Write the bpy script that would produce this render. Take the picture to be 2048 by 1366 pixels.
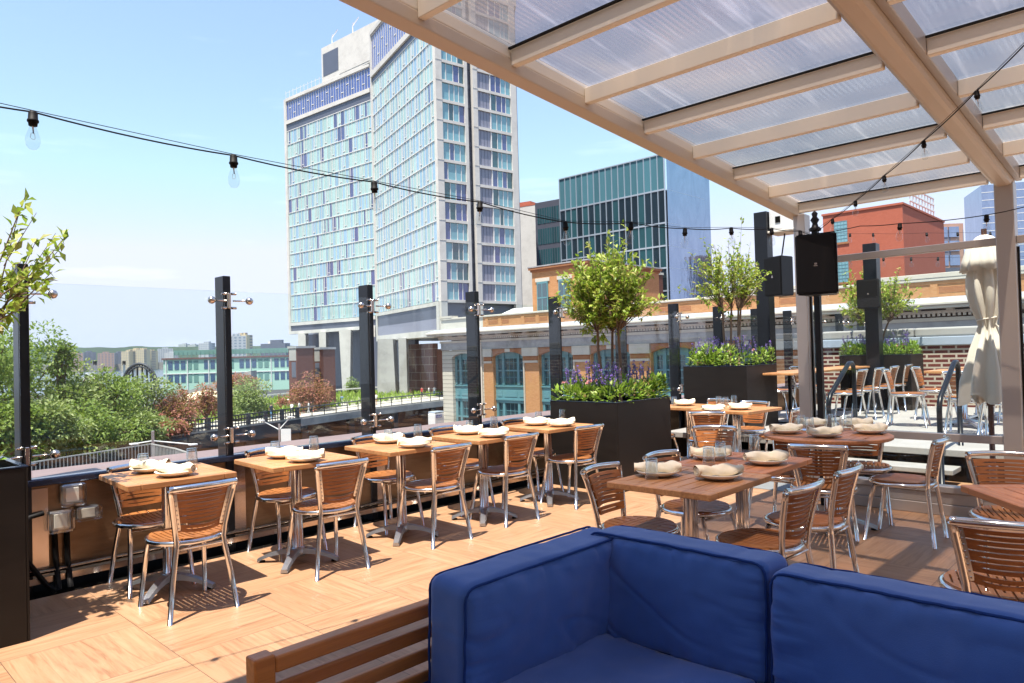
import bpy, bmesh, math, random
from mathutils import Vector, Matrix, noise
R=math.radians; PI=math.pi
for o in list(bpy.data.objects): bpy.data.objects.remove(o)
S=bpy.context.scene; COL=S.collection
# ------------------------------------------------------------------ camera
CAMH=1.45; YAW,PITCH,ROLL,FPX=R(43.96),R(1.0),R(-1.556),1421.9
_f=Vector((-math.sin(YAW)*math.cos(PITCH),math.cos(YAW)*math.cos(PITCH),math.sin(PITCH)))
_r0=Vector((math.cos(YAW),math.sin(YAW),0)); _u0=_r0.cross(_f)
_r=_r0*math.cos(ROLL)+_u0*math.sin(ROLL); _u=_u0*math.cos(ROLL)-_r0*math.sin(ROLL)
cam=bpy.data.objects.new('camera',bpy.data.cameras.new('camera')); COL.objects.link(cam)
cam.matrix_world=Matrix(((_r.x,_u.x,-_f.x,0),(_r.y,_u.y,-_f.y,0),(_r.z,_u.z,-_f.z,CAMH),(0,0,0,1)))
cam.data.sensor_width=36; cam.data.lens=FPX/2048*36; cam.data.clip_start=.05; cam.data.clip_end=9000
S.camera=cam
# ------------------------------------------------------------------ light
SUN=Vector((.11,-.30,.92)).normalized()
w=bpy.data.worlds.new('World'); S.world=w; w.use_nodes=True
nt=w.node_tree; bg=nt.nodes['Background']; sky=nt.nodes.new('ShaderNodeTexSky')
sky.sky_type='NISHITA'; sky.sun_disc=False; sky.sun_elevation=math.asin(SUN.z)
sky.sun_rotation=math.atan2(SUN.x,SUN.y); sky.air_density=1.0; sky.dust_density=.1; sky.ozone_density=2.2; sky.altitude=0
mg=nt.nodes.new('ShaderNodeMix'); mg.data_type='RGBA'; mg.blend_type='ADD'; mg.inputs[0].default_value=1; cp=nt.nodes.new('ShaderNodeMix'); cp.data_type='RGBA'; cp.blend_type='DARKEN'; cp.inputs[0].default_value=1; cp.inputs[7].default_value=(3.05,3.2,3.6,1); nt.links.new(sky.outputs[0],cp.inputs[6]); nt.links.new(cp.outputs[2],mg.inputs[6])
tc=nt.nodes.new('ShaderNodeTexCoord'); mp=nt.nodes.new('ShaderNodeMapping'); mp.inputs['Scale'].default_value=(3,3,22); nt.links.new(tc.outputs['Generated'],mp.inputs[0])
nz=nt.nodes.new('ShaderNodeTexNoise'); nz.inputs['Scale'].default_value=1.6; nz.inputs['Detail'].default_value=6; nt.links.new(mp.outputs[0],nz.inputs[0])
rp=nt.nodes.new('ShaderNodeValToRGB'); rp.color_ramp.elements[0].position=.60; rp.color_ramp.elements[0].color=(.50,.60,1.1,1); rp.color_ramp.elements[1].position=.74; rp.color_ramp.elements[1].color=(1.1,1.2,1.6,1); nt.links.new(nz.outputs[0],rp.inputs[0]); nt.links.new(rp.outputs[0],mg.inputs[7])
nt.links.new(mg.outputs[2],bg.inputs[0]); bg.inputs[1].default_value=.12
sl=bpy.data.lights.new('sun','SUN'); sl.energy=5.0; sl.angle=R(.53); sl.color=(1,.93,.83)
so=bpy.data.objects.new('sun',sl); COL.objects.link(so); so.rotation_euler=SUN.to_track_quat('Z','Y').to_euler()
S.view_settings.view_transform='Standard'; S.view_settings.look='None'; S.view_settings.exposure=1.08; S.view_settings.gamma=1
S.render.engine='CYCLES'; S.cycles.transparent_max_bounces=40; S.cycles.max_bounces=10
S.render.resolution_x=1024; S.render.resolution_y=683
# survey: sight lines of the camera meeting real planes of the place
def ray(x,y): return _f*FPX+_r*(x-1024)-_u*(y-683)
def uz(x,y,z=0):
    d=ray(x,y); t=(z-CAMH)/d.z; return Vector((t*d.x,t*d.y,z))
def uX(x,y,X):
    d=ray(x,y); t=X/d.x; return Vector((X,t*d.y,CAMH+t*d.z))
def uY(x,y,Y):
    d=ray(x,y); t=Y/d.y; return Vector((t*d.x,Y,CAMH+t*d.z))
def uD(x,y,D):
    d=ray(x,y); t=D/d.dot(_f); return Vector((t*d.x,t*d.y,CAMH+t*d.z))
# ------------------------------------------------------------------ tags, mesh helpers
def tag(o,label=None,cat=None,group=None,kind=None):
    if label: o['label']=label
    if cat: o['category']=cat
    if group: o['group']=group
    if kind: o['kind']=kind
    return o
def empty(name,loc=(0,0,0),rz=0,label=None,cat=None,group=None):
    o=bpy.data.objects.new(name,None); COL.objects.link(o); o.location=loc; o.rotation_euler=(0,0,rz); o.empty_display_size=.1
    return tag(o,label,cat,group)
def children(o): return [c for c in bpy.data.objects if c.parent==o]
def copy_tree(o,parent=None):
    c=o.copy(); COL.objects.link(c); c.parent=parent
    for ch in list(o.children): copy_tree(ch,c)
    return c
class MB:
    def __init__(s): s.v=[];s.f=[];s.m=[];s.s=[]
    def add(s,vs,fs,m=0,sm=False):
        n=len(s.v); s.v+= [tuple(v) for v in vs]
        for f in fs: s.f.append([i+n for i in f]); s.m.append(m); s.s.append(sm)
    def box(s,a,b,m=0,M=None,ch=0):
        x0,y0,z0=a;x1,y1,z1=b
        if x0>x1:x0,x1=x1,x0
        if y0>y1:y0,y1=y1,y0
        if z0>z1:z0,z1=z1,z0
        if ch>0:
            ch=min(ch,(x1-x0)*.45,(y1-y0)*.45,(z1-z0)*.45); bm=bmesh.new(); bmesh.ops.create_cube(bm,size=1)
            for v in bm.verts: v.co=Vector(((x0+x1)/2+v.co.x*(x1-x0),(y0+y1)/2+v.co.y*(y1-y0),(z0+z1)/2+v.co.z*(z1-z0)))
            bmesh.ops.bevel(bm,geom=bm.edges[:],offset=ch,segments=2 if ch>.004 else 1,affect='EDGES',profile=.5)
            bm.verts.index_update(); vs=[v.co.copy() for v in bm.verts]; fs=[[v.index for v in f.verts] for f in bm.faces]; bm.free()
        else:
            vs=[Vector(p) for p in ((x0,y0,z0),(x1,y0,z0),(x1,y1,z0),(x0,y1,z0),(x0,y0,z1),(x1,y0,z1),(x1,y1,z1),(x0,y1,z1))]
            fs=[(0,3,2,1),(4,5,6,7),(0,1,5,4),(1,2,6,5),(2,3,7,6),(3,0,4,7)]
        if M is not None: vs=[M@v for v in vs]
        s.add(vs,fs,m)
    def bar(s,p,q,w,h,m=0,up=Vector((0,0,1)),ch=0):   # rectangular bar from p to q
        p=Vector(p);q=Vector(q);d=(q-p);L=d.length;d.normalize();x=d.cross(up)
        if x.length<1e-4: x=Vector((1,0,0))
        x.normalize();y=x.cross(d)
        M=Matrix(((x.x,d.x,y.x,p.x),(x.y,d.y,y.y,p.y),(x.z,d.z,y.z,p.z),(0,0,0,1)))
        s.box((-w/2,0,-h/2),(w/2,L,h/2),m,M,ch)
    def tube(s,pts,r,n=8,m=0,cap=True,closed=False,sm=True):
        pts=[Vector(p) for p in pts]; N=len(pts); rs=r if isinstance(r,(list,tuple)) else [r]*N
        vs=[];ref=None
        for i,p in enumerate(pts):
            if closed: t=pts[(i+1)%N]-pts[i-1]
            else: t=pts[min(i+1,N-1)]-pts[max(i-1,0)]
            t.normalize()
            if ref is None:
                ref=Vector((0,0,1)) if abs(t.z)<.9 else Vector((1,0,0))
            a=ref-t*ref.dot(t)
            if a.length<1e-5: a=Vector((1,0,0)).cross(t)
            a.normalize(); ref=a; b=t.cross(a)
            for k in range(n):
                g=2*PI*k/n; vs.append(p+a*math.cos(g)*rs[i]+b*math.sin(g)*rs[i])
        fs=[]
        for i in range(N if closed else N-1):
            j=(i+1)%N
            for k in range(n): fs.append((i*n+k,j*n+k,j*n+(k+1)%n,i*n+(k+1)%n))
        if cap and not closed: fs+= [tuple(reversed(range(n))),tuple((N-1)*n+k for k in range(n))]
        s.add(vs,fs,m,sm)
    def lathe(s,prof,c=(0,0,0),n=24,m=0,sm=True,M=None):
        vs=[];fs=[];c=Vector(c)
        for r,z in prof:
            for k in range(n):
                g=2*PI*k/n; v=Vector((r*math.cos(g),r*math.sin(g),z)); vs.append(c+(M@v if M else v))
        for i in range(len(prof)-1):
            for k in range(n): fs.append((i*n+k,i*n+(k+1)%n,(i+1)*n+(k+1)%n,(i+1)*n+k))
        s.add(vs,fs,m,sm)
    def quad(s,a,b,c,d,m=0): s.add([a,b,c,d],[(0,1,2,3)],m)
    def build(s,name,mats,parent=None,loc=None):
        me=bpy.data.meshes.new(name); me.from_pydata(s.v,[],s.f)
        for mm in (mats if isinstance(mats,(list,tuple)) else [mats]): me.materials.append(mm)
        me.polygons.foreach_set('material_index',s.m); me.polygons.foreach_set('use_smooth',s.s); me.update()
        o=bpy.data.objects.new(name,me); COL.objects.link(o)
        if parent: o.parent=parent
        if loc: o.location=loc
        return o
# ------------------------------------------------------------------ materials
MT={}
class NT:
    def __init__(s,name):
        s.m=bpy.data.materials.new(name); s.m.use_nodes=True; s.t=s.m.node_tree; s.t.nodes.clear()
        s.out=s.t.nodes.new('ShaderNodeOutputMaterial'); MT[name]=s.m
    def n(s,typ,**k):
        x=s.t.nodes.new('ShaderNode'+typ)
        for a,b in k.items():
            if a.startswith('i_'):
                a=a[2:]; a=int(a) if a.isdigit() else a.replace('_',' ')
                if isinstance(b,bpy.types.NodeSocket): s.t.links.new(b,x.inputs[a])
                else: x.inputs[a].default_value=b
            else: setattr(x,a,b)
        return x
    def math(s,op,a,b=0.,c=None):
        x=s.t.nodes.new('ShaderNodeMath'); x.operation=op
        for i,v in enumerate((a,b,c)):
            if v is None: continue
            if isinstance(v,bpy.types.NodeSocket): s.t.links.new(v,x.inputs[i])
            else: x.inputs[i].default_value=v
        return x.outputs[0]
    def mix(s,f,a,b,bt='MIX'):
        x=s.t.nodes.new('ShaderNodeMix'); x.data_type='RGBA'; x.blend_type=bt
        for i,v in ((0,f),(6,a),(7,b)):
            if isinstance(v,bpy.types.NodeSocket): s.t.links.new(v,x.inputs[i])
            else: x.inputs[i].default_value=(v if i==0 else (*v,1))
        return x.outputs[2]
    def ramp(s,f,*st):
        x=s.t.nodes.new('ShaderNodeValToRGB'); s.t.links.new(f,x.inputs[0]); e=x.color_ramp.elements
        while len(e)<len(st): e.new(.5)
        for i,(p,c) in enumerate(st): e[i].position=p; e[i].color=(*c,1) if len(c)==3 else c
        return x.outputs[0]
    def noise(s,vec,scale,detail=3,rough=.5,dist=0):
        return s.n('TexNoise',i_Vector=vec,i_Scale=scale,i_Detail=detail,i_Roughness=rough,i_Distortion=dist).outputs[0]
    def mapping(s,vec,sc=(1,1,1),loc=(0,0,0)):
        return s.n('Mapping',i_Vector=vec,i_Scale=sc,i_Location=loc).outputs[0]
    def bsdf(s,col,rough=.5,metal=0,bump=None,bs=.2,bd=.01,spec=.5,**k):
        b=s.n('BsdfPrincipled')
        for nm,v in (('Base Color',col),('Roughness',rough),('Metallic',metal),('Specular IOR Level',spec)):
            if isinstance(v,bpy.types.NodeSocket): s.t.links.new(v,b.inputs[nm])
            else: b.inputs[nm].default_value=(*v,1) if nm=='Base Color' else v
        for nm,v in k.items(): b.inputs[nm.replace('_',' ')].default_value=v
        if bump is not None:
            bp=s.n('Bump',i_Height=bump,i_Strength=bs,i_Distance=bd); s.t.links.new(bp.outputs[0],b.inputs['Normal'])
        return b.outputs[0]
    def end(s,sh): s.t.links.new(sh,s.out.inputs[0]); return s.m
    def obj(s): return s.n('TexCoord').outputs['Object']
    def pos(s): return s.n('NewGeometry').outputs['Position']
    def rnd(s): return s.n('ObjectInfo').outputs['Random']
def simple(name,col,rough=.5,metal=0,var=.12,scale=6,bs=.0,spec=.5,co='obj',dirt=None):
    t=NT(name); p=t.obj() if co=='obj' else t.pos(); nz=t.noise(p,scale,4,.6)
    c=t.mix(nz,[x*(1-var) for x in col],[min(1,x*(1+var)) for x in col])
    if dirt:
        d=t.noise(p,dirt[1],5,.65); f=t.ramp(d,(.45,(0,0,0)),(.7,(1,1,1))); f=t.math('MULTIPLY',f,dirt[2]); c=t.mix(f,c,dirt[0])
        
    return t.end(t.bsdf(c,rough,metal,bump=nz if bs else None,bs=bs,spec=spec))
def teak(name,dark,light,rough=.42,axis=0,rndamt=.35):
    t=NT(name); p=t.obj(); r=t.rnd(); off=t.n('CombineXYZ',i_X=r,i_Y=t.math('MULTIPLY',r,17.),i_Z=t.math('MULTIPLY',r,31.)).outputs[0]
    v=t.n('VectorMath',operation='ADD',i_0=p,i_1=off).outputs[0]
    sc=[(3,60,60),(60,3,60),(60,60,3)][axis]
    g=t.noise(t.mapping(v,sc),1,5,.6,.4); b=t.noise(t.mapping(v,[x*.12 for x in sc]),1,2)
    f=t.math('ADD',t.math('MULTIPLY',g,.7),t.math('MULTIPLY',b,.5)); c=t.ramp(f,(.35,dark),(.75,light))
    c=t.mix(t.math('MULTIPLY',r,rndamt),c,[x*.62 for x in light])
    return t.end(t.bsdf(c,rough,bump=g,bs=.12,bd=.003))
teak('teak_back',(.15,.040,.011),(.42,.15,.042),.36)
teak('teak_seat',(.13,.038,.011),(.44,.17,.05),.42,axis=1)
teak('teak_table',(.24,.09,.03),(.60,.29,.115),.45,axis=1,rndamt=.25)
teak('teak_red',(.23,.075,.025),(.56,.22,.085),.45,axis=1,rndamt=.2)
teak('teak_sofa',(.32,.095,.018),(.62,.23,.05),.4,axis=1)
# floor: square porcelain tiles, each printed with planks, direction alternating
t=NT('wood_tile'); p=t.pos(); sx=t.n('SeparateXYZ',i_0=p); T=.62
fx=t.math('DIVIDE',t.math('ADD',sx.outputs[0],1.81),T); fy=t.math('DIVIDE',t.math('SUBTRACT',sx.outputs[1],1.38),T)
ix=t.math('FLOOR',fx); iy=t.math('FLOOR',fy); ux=t.math('FRACT',fx); uy=t.math('FRACT',fy)
par=t.math('FLOORED_MODULO',t.math('ADD',ix,iy),2.)
def sel(a,b): return t.math('ADD',t.math('MULTIPLY',a,t.math('SUBTRACT',1.,par)),t.math('MULTIPLY',b,par))
across=sel(ux,uy); along=sel(sx.outputs[1],sx.outputs[0]); acw=sel(sx.outputs[0],sx.outputs[1])
pk=t.math('FLOOR',t.math('MULTIPLY',across,4.)); pf=t.math('FRACT',t.math('MULTIPLY',across,4.))
idv=t.n('CombineXYZ',i_X=ix,i_Y=iy,i_Z=pk).outputs[0]; wn=t.n('TexWhiteNoise',noise_dimensions='3D',i_Vector=idv)
gv=t.n('CombineXYZ',i_X=t.math('MULTIPLY',acw,38.),i_Y=t.math('MULTIPLY',along,2.6),i_Z=t.math('MULTIPLY',wn.outputs[0],40.)).outputs[0]
g=t.noise(gv,1,5,.62,.8); g2=t.noise(gv,.35,2)
c=t.ramp(g,(.28,(.19,.080,.032)),(.50,(.36,.195,.10)),(.75,(.455,.265,.15)))
c=t.mix(t.math('MULTIPLY',wn.outputs[0],.4),c,(.30,.15,.075)); c=t.mix(t.math('MULTIPLY',g2,.35),c,(.52,.33,.20))
def edge(f,wd): return t.math('LESS_THAN',t.math('MINIMUM',f,t.math('SUBTRACT',1.,f)),wd)
tj=t.math('MAXIMUM',edge(ux,.003),edge(uy,.003)); pj=edge(pf,.008)
c=t.mix(t.math('MULTIPLY',pj,.25),c,(.13,.06,.03)); c=t.mix(t.math('MULTIPLY',tj,.8),c,(.07,.04,.025))
sp=t.ramp(t.noise(p,3.2,5,.7),(.55,(0,0,0)),(.72,(1,1,1)))
c=t.mix(t.math('MULTIPLY',sp,.16),c,(.25,.16,.1)); sp2=t.ramp(t.noise(p,38,3,.7),(.70,(0,0,0)),(.74,(1,1,1))); c=t.mix(t.math('MULTIPLY',sp2,.35),c,(.16,.10,.06))
t.end(t.bsdf(c,t.math('ADD',.38,t.math('MULTIPLY',g2,.25)),bump=t.math('SUBTRACT',g,t.math('MULTIPLY',tj,2.)),bs=.10,bd=.002))
simple('aluminium',(.80,.78,.75),.16,1,.08,30)
t=NT('cast_aluminium'); nz=t.noise(t.obj(),70,3); t.end(t.bsdf((.42,.43,.45),.35,.9,bump=nz,bs=.1,bd=.002))
simple('steel_fitting',(.60,.50,.43),.22,1,.1,20)
simple('black_metal',(.008,.008,.009),.42,0,.25,5,spec=.25)
simple('post_black',(.009,.010,.013),.30,0,.3,7,spec=.3)
t=NT('planter_metal'); p=t.obj(); nz=t.noise(t.mapping(p,(1,1,5)),2.3,5,.7); sc=t.ramp(t.noise(p,24,6,.8),(.69,(0,0,0)),(.73,(1,1,1)))
c=t.mix(nz,(.006,.005,.005),(.020,.015,.012)); c=t.mix(t.math('MULTIPLY',sc,.2),c,(.2,.17,.14)); t.end(t.bsdf(c,t.math('ADD',.32,t.math('MULTIPLY',nz,.3)),bump=nz,bs=.06,spec=.22))
t=NT('copper_panel'); p=t.obj(); nz=t.noise(t.mapping(p,(1,1.2,9)),1.2,5,.7)
t.end(t.bsdf(t.mix(nz,(.10,.06,.035),(.34,.22,.13)),t.math('ADD',.22,t.math('MULTIPLY',nz,.3)),.85,bump=nz,bs=.25,bd=.02))
simple('coping_metal',(.30,.20,.18),.5,.35,.2,3)
simple('cap_blue',(.04,.06,.11),.16,.4,.1,8,spec=.8)
simple('pergola_beam',(.56,.47,.37),.45,.15,.05,3,spec=.5)
simple('pergola_rafter',(.80,.74,.62),.5,.05,.04,4)
simple('rubber_black',(.007,.006,.006),.6,spec=.2)
simple('frame_grey',(.46,.42,.385),.38,.35,.07,4)
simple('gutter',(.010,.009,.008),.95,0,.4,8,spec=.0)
# sofa fabric
t=NT('blue_canvas'); p=t.obj(); a=t.n('TexWave',wave_type='BANDS',bands_direction='X',i_Vector=p,i_Scale=260.).outputs[1]; b=t.n('TexWave',wave_type='BANDS',bands_direction='Z',i_Vector=p,i_Scale=260.).outputs[1]
nz=t.noise(p,9,5,.6); fine=t.noise(p,420,2)
c=t.mix(nz,(.042,.115,.37),(.060,.150,.46)); c=t.mix(t.math('MULTIPLY',fine,.3),c,(.08,.18,.50))
t.end(t.bsdf(c,.85,bump=t.math('ADD',t.math('MULTIPLY',fine,.6),nz),bs=.28,bd=.004,spec=.2,Sheen_Weight=.35,Sheen_Roughness=.5))
simple('blue_piping',(.012,.045,.20),.8,spec=.2)
simple('plate',(.88,.82,.70),.16,0,.02,10)
simple('napkin',(.88,.76,.56),.9,0,.05,30,bs=.3,spec=.15)
# glass
def glass(name,tint,ior=1.45,rough=.0,boost=1.0):
    t=NT(name); tr=t.n('BsdfTransparent',i_Color=(*tint,1)); gl=t.n('BsdfGlossy',i_Color=(1,1,1,1),i_Roughness=rough)
    g=t.n('NewGeometry'); d=t.n('VectorMath',operation='DOT_PRODUCT',i_0=g.outputs['Normal'],i_1=g.outputs['Incoming']).outputs['Value']
    f0=((ior-1)/(ior+1))**2; f=t.math('POWER',t.math('SUBTRACT',1.,t.math('ABSOLUTE',d)),5.); f=t.math('MULTIPLY',t.math('MULTIPLY_ADD',f,1-f0,f0),boost)
    mx=t.n('MixShader',i_0=f,i_1=tr.outputs[0],i_2=gl.outputs[0]); return t.end(mx.outputs[0])
glass('screen_glass',(.955,.985,.98),1.45,0,.8)
glass('bulb_glass',(.93,.94,.94),1.4,.02,.9)
glass('tumbler_glass',(.93,.945,.945),1.5,.02,3.0)
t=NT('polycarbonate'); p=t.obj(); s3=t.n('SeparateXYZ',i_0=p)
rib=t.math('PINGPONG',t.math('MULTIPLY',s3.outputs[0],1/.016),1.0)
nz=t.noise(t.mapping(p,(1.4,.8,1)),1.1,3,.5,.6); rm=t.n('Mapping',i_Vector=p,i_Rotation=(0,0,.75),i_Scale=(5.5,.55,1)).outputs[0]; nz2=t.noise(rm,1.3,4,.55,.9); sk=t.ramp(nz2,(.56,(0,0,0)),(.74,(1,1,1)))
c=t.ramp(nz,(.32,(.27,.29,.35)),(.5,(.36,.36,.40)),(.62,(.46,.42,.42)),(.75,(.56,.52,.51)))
c=t.mix(t.math('MULTIPLY',sk,.55),c,(.85,.78,.78)); c=t.mix(t.math('MULTIPLY',rib,.34),c,(.26,.27,.33)); c=t.mix(1.,c,(1.06,.97,.87),'MULTIPLY')  # bright diagonal reflections painted into the panel colour as pale streaks
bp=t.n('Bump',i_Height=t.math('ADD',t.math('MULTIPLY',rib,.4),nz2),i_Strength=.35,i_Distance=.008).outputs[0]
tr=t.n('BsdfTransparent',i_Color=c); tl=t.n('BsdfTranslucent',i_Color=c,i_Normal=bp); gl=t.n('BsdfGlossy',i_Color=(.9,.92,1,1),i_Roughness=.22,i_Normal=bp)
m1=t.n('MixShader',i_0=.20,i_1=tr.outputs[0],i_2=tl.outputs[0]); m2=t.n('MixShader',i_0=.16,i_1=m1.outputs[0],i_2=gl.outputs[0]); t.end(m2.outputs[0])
# foliage
def leafmat(name,cols,trans=.35,rough=.45):
    t=NT(name); g=t.n('NewGeometry'); r=g.outputs['Random Per Island']; st=[(i/(len(cols)-1),c) for i,c in enumerate(cols)]
    c=t.ramp(r,*st); b=t.bsdf(c,rough,spec=.35); tl=t.n('BsdfTranslucent',i_Color=t.mix(.5,c,(.35,.5,.05),'MIX'))
    mx=t.n('MixShader',i_0=trans,i_1=b,i_2=tl.outputs[0]); return t.end(mx.outputs[0])
leafmat('leaf_myrtle',[(.10,.18,.015),(.26,.37,.03),(.54,.57,.15),(.18,.27,.02),(.46,.36,.14)],.35)
leafmat('leaf_bed',[(.06,.14,.015),(.18,.32,.03),(.30,.44,.06),(.48,.56,.2)],.3)
leafmat('leaf_green',[(.08,.14,.022),(.19,.26,.05),(.13,.20,.03),(.30,.36,.11)],.3,.6)
leafmat('leaf_olive',[(.11,.16,.045),(.23,.28,.09),(.34,.38,.17)],.3,.6)
leafmat('leaf_red',[(.20,.055,.045),(.34,.11,.09),(.42,.17,.13),(.26,.08,.065)],.3,.6)
leafmat('leaf_grass',[(.10,.17,.02),(.22,.33,.04),(.30,.38,.09)],.3,.6)
leafmat('petal_purple',[(.16,.07,.42),(.28,.16,.60),(.10,.05,.25)],.3)
leafmat('petal_pink',[(.75,.25,.35),(.8,.5,.45)],.3)
simple('bark',(.16,.10,.065),.8,0,.3,12,bs=.4)
simple('soil',(.05,.035,.025),.95,0,.3,20)
# buildings
simple('concrete_pale',(.60,.575,.53),.75,0,.10,.25,co='pos',dirt=((.38,.36,.33),.5,.5))
simple('concrete_grey',(.36,.35,.33),.8,0,.15,.3,co='pos',dirt=((.2,.19,.18),.4,.6))
simple('white_paint',(.66,.65,.63),.6,0,.05,.6,co='pos')
simple('panel_slate',(.12,.13,.17),.4,.3,.15,.3,co='pos')
simple('asphalt',(.05,.05,.052),.9,0,.3,.3,co='pos')
def pane(name,col,rough=.06,spec=.9,coat=.0,var=.2,metal=0):
    t=NT(name); p=t.pos(); r=t.n('NewGeometry').outputs['Random Per Island']; n1=t.noise(t.mapping(p,(1,1,.15)),1.3,3,.6)
    f=t.math('ADD',t.math('MULTIPLY',r,.6),t.math('MULTIPLY',n1,.4)); c=t.mix(f,[x*(1-var) for x in col],[min(1,x*(1+var)) for x in col])
    return t.end(t.bsdf(c,rough,metal,spec=spec,Coat_Weight=coat,Coat_Roughness=.03))
pane('curtain_pale',(.36,.52,.50),.3,.5,.15); pane('curtain_blue',(.27,.42,.54),.2,.6,.25); pane('pane_indigo',(.06,.07,.20),.05,1,.8)
pane('pane_topblue',(.055,.09,.30),.06,1,.7); pane('pane_teal',(.16,.33,.38),.12,.9,.6); pane('curtain_grey',(.22,.22,.28),.3,.6,.3)
pane('pane_dark',(.012,.025,.035),.03,1,1.0,.5); pane('pane_green',(.022,.075,.09),.05,1,.8,.5); pane('pane_tealsky',(.07,.18,.22),.08,.9,.6,.3); pane('pane_pier',(.03,.08,.16),.1,.8,.3,.5); t=NT('pane_sky'); nz=t.noise(t.mapping(t.pos(),(1,1,.35)),.45,4,.6,1.2); t.end(t.bsdf(t.mix(nz,(.20,.27,.40),(.42,.50,.64)),.03,.9,bump=nz,bs=.12,bd=.25))
pane('pane_house',(.045,.085,.10),.06,1,.6,.4)
def brick(name,c1,c2,mortar,bw=.215,bh=.075,ms=.012,face='XZ',rough=.85,bump=.3,co='pos'):
    t=NT(name); p=t.pos(); s3=t.n('SeparateXYZ',i_0=p); h=t.math('ADD',s3.outputs[0],s3.outputs[1])
    v=t.n('CombineXYZ',i_X=h,i_Y=s3.outputs[2]).outputs[0]
    b=t.n('TexBrick',i_Vector=v,i_Color1=(*c1,1),i_Color2=(*c2,1),i_Mortar=(*mortar,1),i_Scale=1.,i_Mortar_Size=ms,i_Brick_Width=bw,i_Row_Height=bh,i_Bias=0.)
    nz=t.noise(p,.8,5,.65); c=t.mix(t.math('MULTIPLY',nz,.5),b.outputs[0],[x*.7 for x in c1])
    return t.end(t.bsdf(c,rough,bump=t.math('SUBTRACT',nz,b.outputs[1]),bs=bump,bd=.01,spec=.2))
brick('brick_orange',(.50,.235,.095),(.60,.31,.14),(.45,.27,.15),.22,.075,.008)
brick('brick_orange_dark',(.36,.15,.07),(.44,.20,.09),(.3,.16,.09),.22,.075,.008)
brick('brick_red',(.43,.125,.075),(.48,.145,.088),(.40,.12,.08),.22,.075,.006)
brick('brick_maroon',(.11,.025,.022),(.17,.045,.035),(.55,.48,.38),.225,.078,.016)
brick('brick_brown',(.14,.05,.035),(.19,.075,.05),(.13,.07,.055),.3,.1,.01)
brick('block_brown',(.20,.11,.10),(.17,.09,.08),(.36,.30,.27),2.6,1.35,.07)
brick('stone_block',(.60,.56,.47),(.56,.52,.43),(.16,.15,.13),50.,.36,.024)
simple('stone_pale',(.56,.52,.43),.75,0,.08,.7,co='pos',dirt=((.42,.40,.36),.9,.55))
simple('stone_grey',(.36,.365,.37),.75,0,.12,.7,co='pos',dirt=((.18,.18,.19),.8,.8))
simple('flashing',(.40,.46,.54),.45,.3,.12,1.1,co='pos')
simple('teal_paint',(.11,.25,.28),.4,0,.1,.8,co='pos')
simple('deck_concrete',(.29,.275,.255),.8,0,.08,1.5,co='pos',dirt=((.45,.43,.40),2.2,.4))
simple('umbrella_cloth',(.68,.62,.53),.9,0,.05,5,bs=.2,spec=.1)
simple('mat_slate',(.17,.18,.18),.8,0,.2,9)
simple('rust_steel',(.13,.055,.035),.6,.2,.35,1.5,co='pos')
simple('roof_maroon',(.17,.085,.075),.8,0,.3,.35,co='pos',dirt=((.06,.05,.05),.5,.7))
simple('highline_steel',(.045,.05,.06),.55,.2,.3,.8,co='pos')
simple('park_path',(.46,.42,.36),.85,0,.12,.3,co='pos')
simple('pier_green',(.36,.56,.46),.7,0,.06,.1,co='pos'); simple('pier_roof',(.12,.25,.22),.7,0,.3,.15,co='pos')
simple('signal_red',(.55,.08,.05),.6); simple('dome_cream',(.6,.5,.33),.8)
t=NT('river'); nz=t.noise(t.mapping(t.pos(),(.05,.05,1)),1,4); t.end(t.bsdf((.05,.09,.12),.15,bump=nz,bs=.4,bd=1.,spec=.6))
# ------------------------------------------------------------------ setting: terrace
TX=-5.32                                                            # inner face of the parapet kerb
def struct(name,mb,mats,kind='structure'): o=mb.build(name,mats); o['kind']=kind; return o
m=MB(); m.box((-5.27,-3,-.12),(5,16,0)); struct('floor',m,MT['wood_tile'])
m=MB(); m.box((-5.9,-3,-.16),(-5.272,30,-.02)); struct('gutter',m,MT['gutter'])
m=MB(); m.box((-5.255,8.40,.27),(6,14.0,.34),ch=.006); m.box((-4.5,8.06,.13),(-1.78,8.398,.18),ch=.006); struct('raised_deck',m,MT['deck_concrete'])
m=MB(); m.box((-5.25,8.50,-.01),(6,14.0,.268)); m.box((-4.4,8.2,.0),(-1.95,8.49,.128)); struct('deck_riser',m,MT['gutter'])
m=MB(); m.box((-3.55,6.99,.0),(-2.85,7.95,.006)); o=m.build('floor_mat',MT['mat_slate']); tag(o,'dark grey slate mat on the tiles beside the glazed wall','mat')
m=MB(); m.box((-400,-200,-12.2),(300,260,-12)); struct('street',m,MT['asphalt'])
m=MB(); m.box((-6000,-3000,-14.2),(-210,6000,-13.6)); struct('river_water',m,MT['river'])
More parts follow.
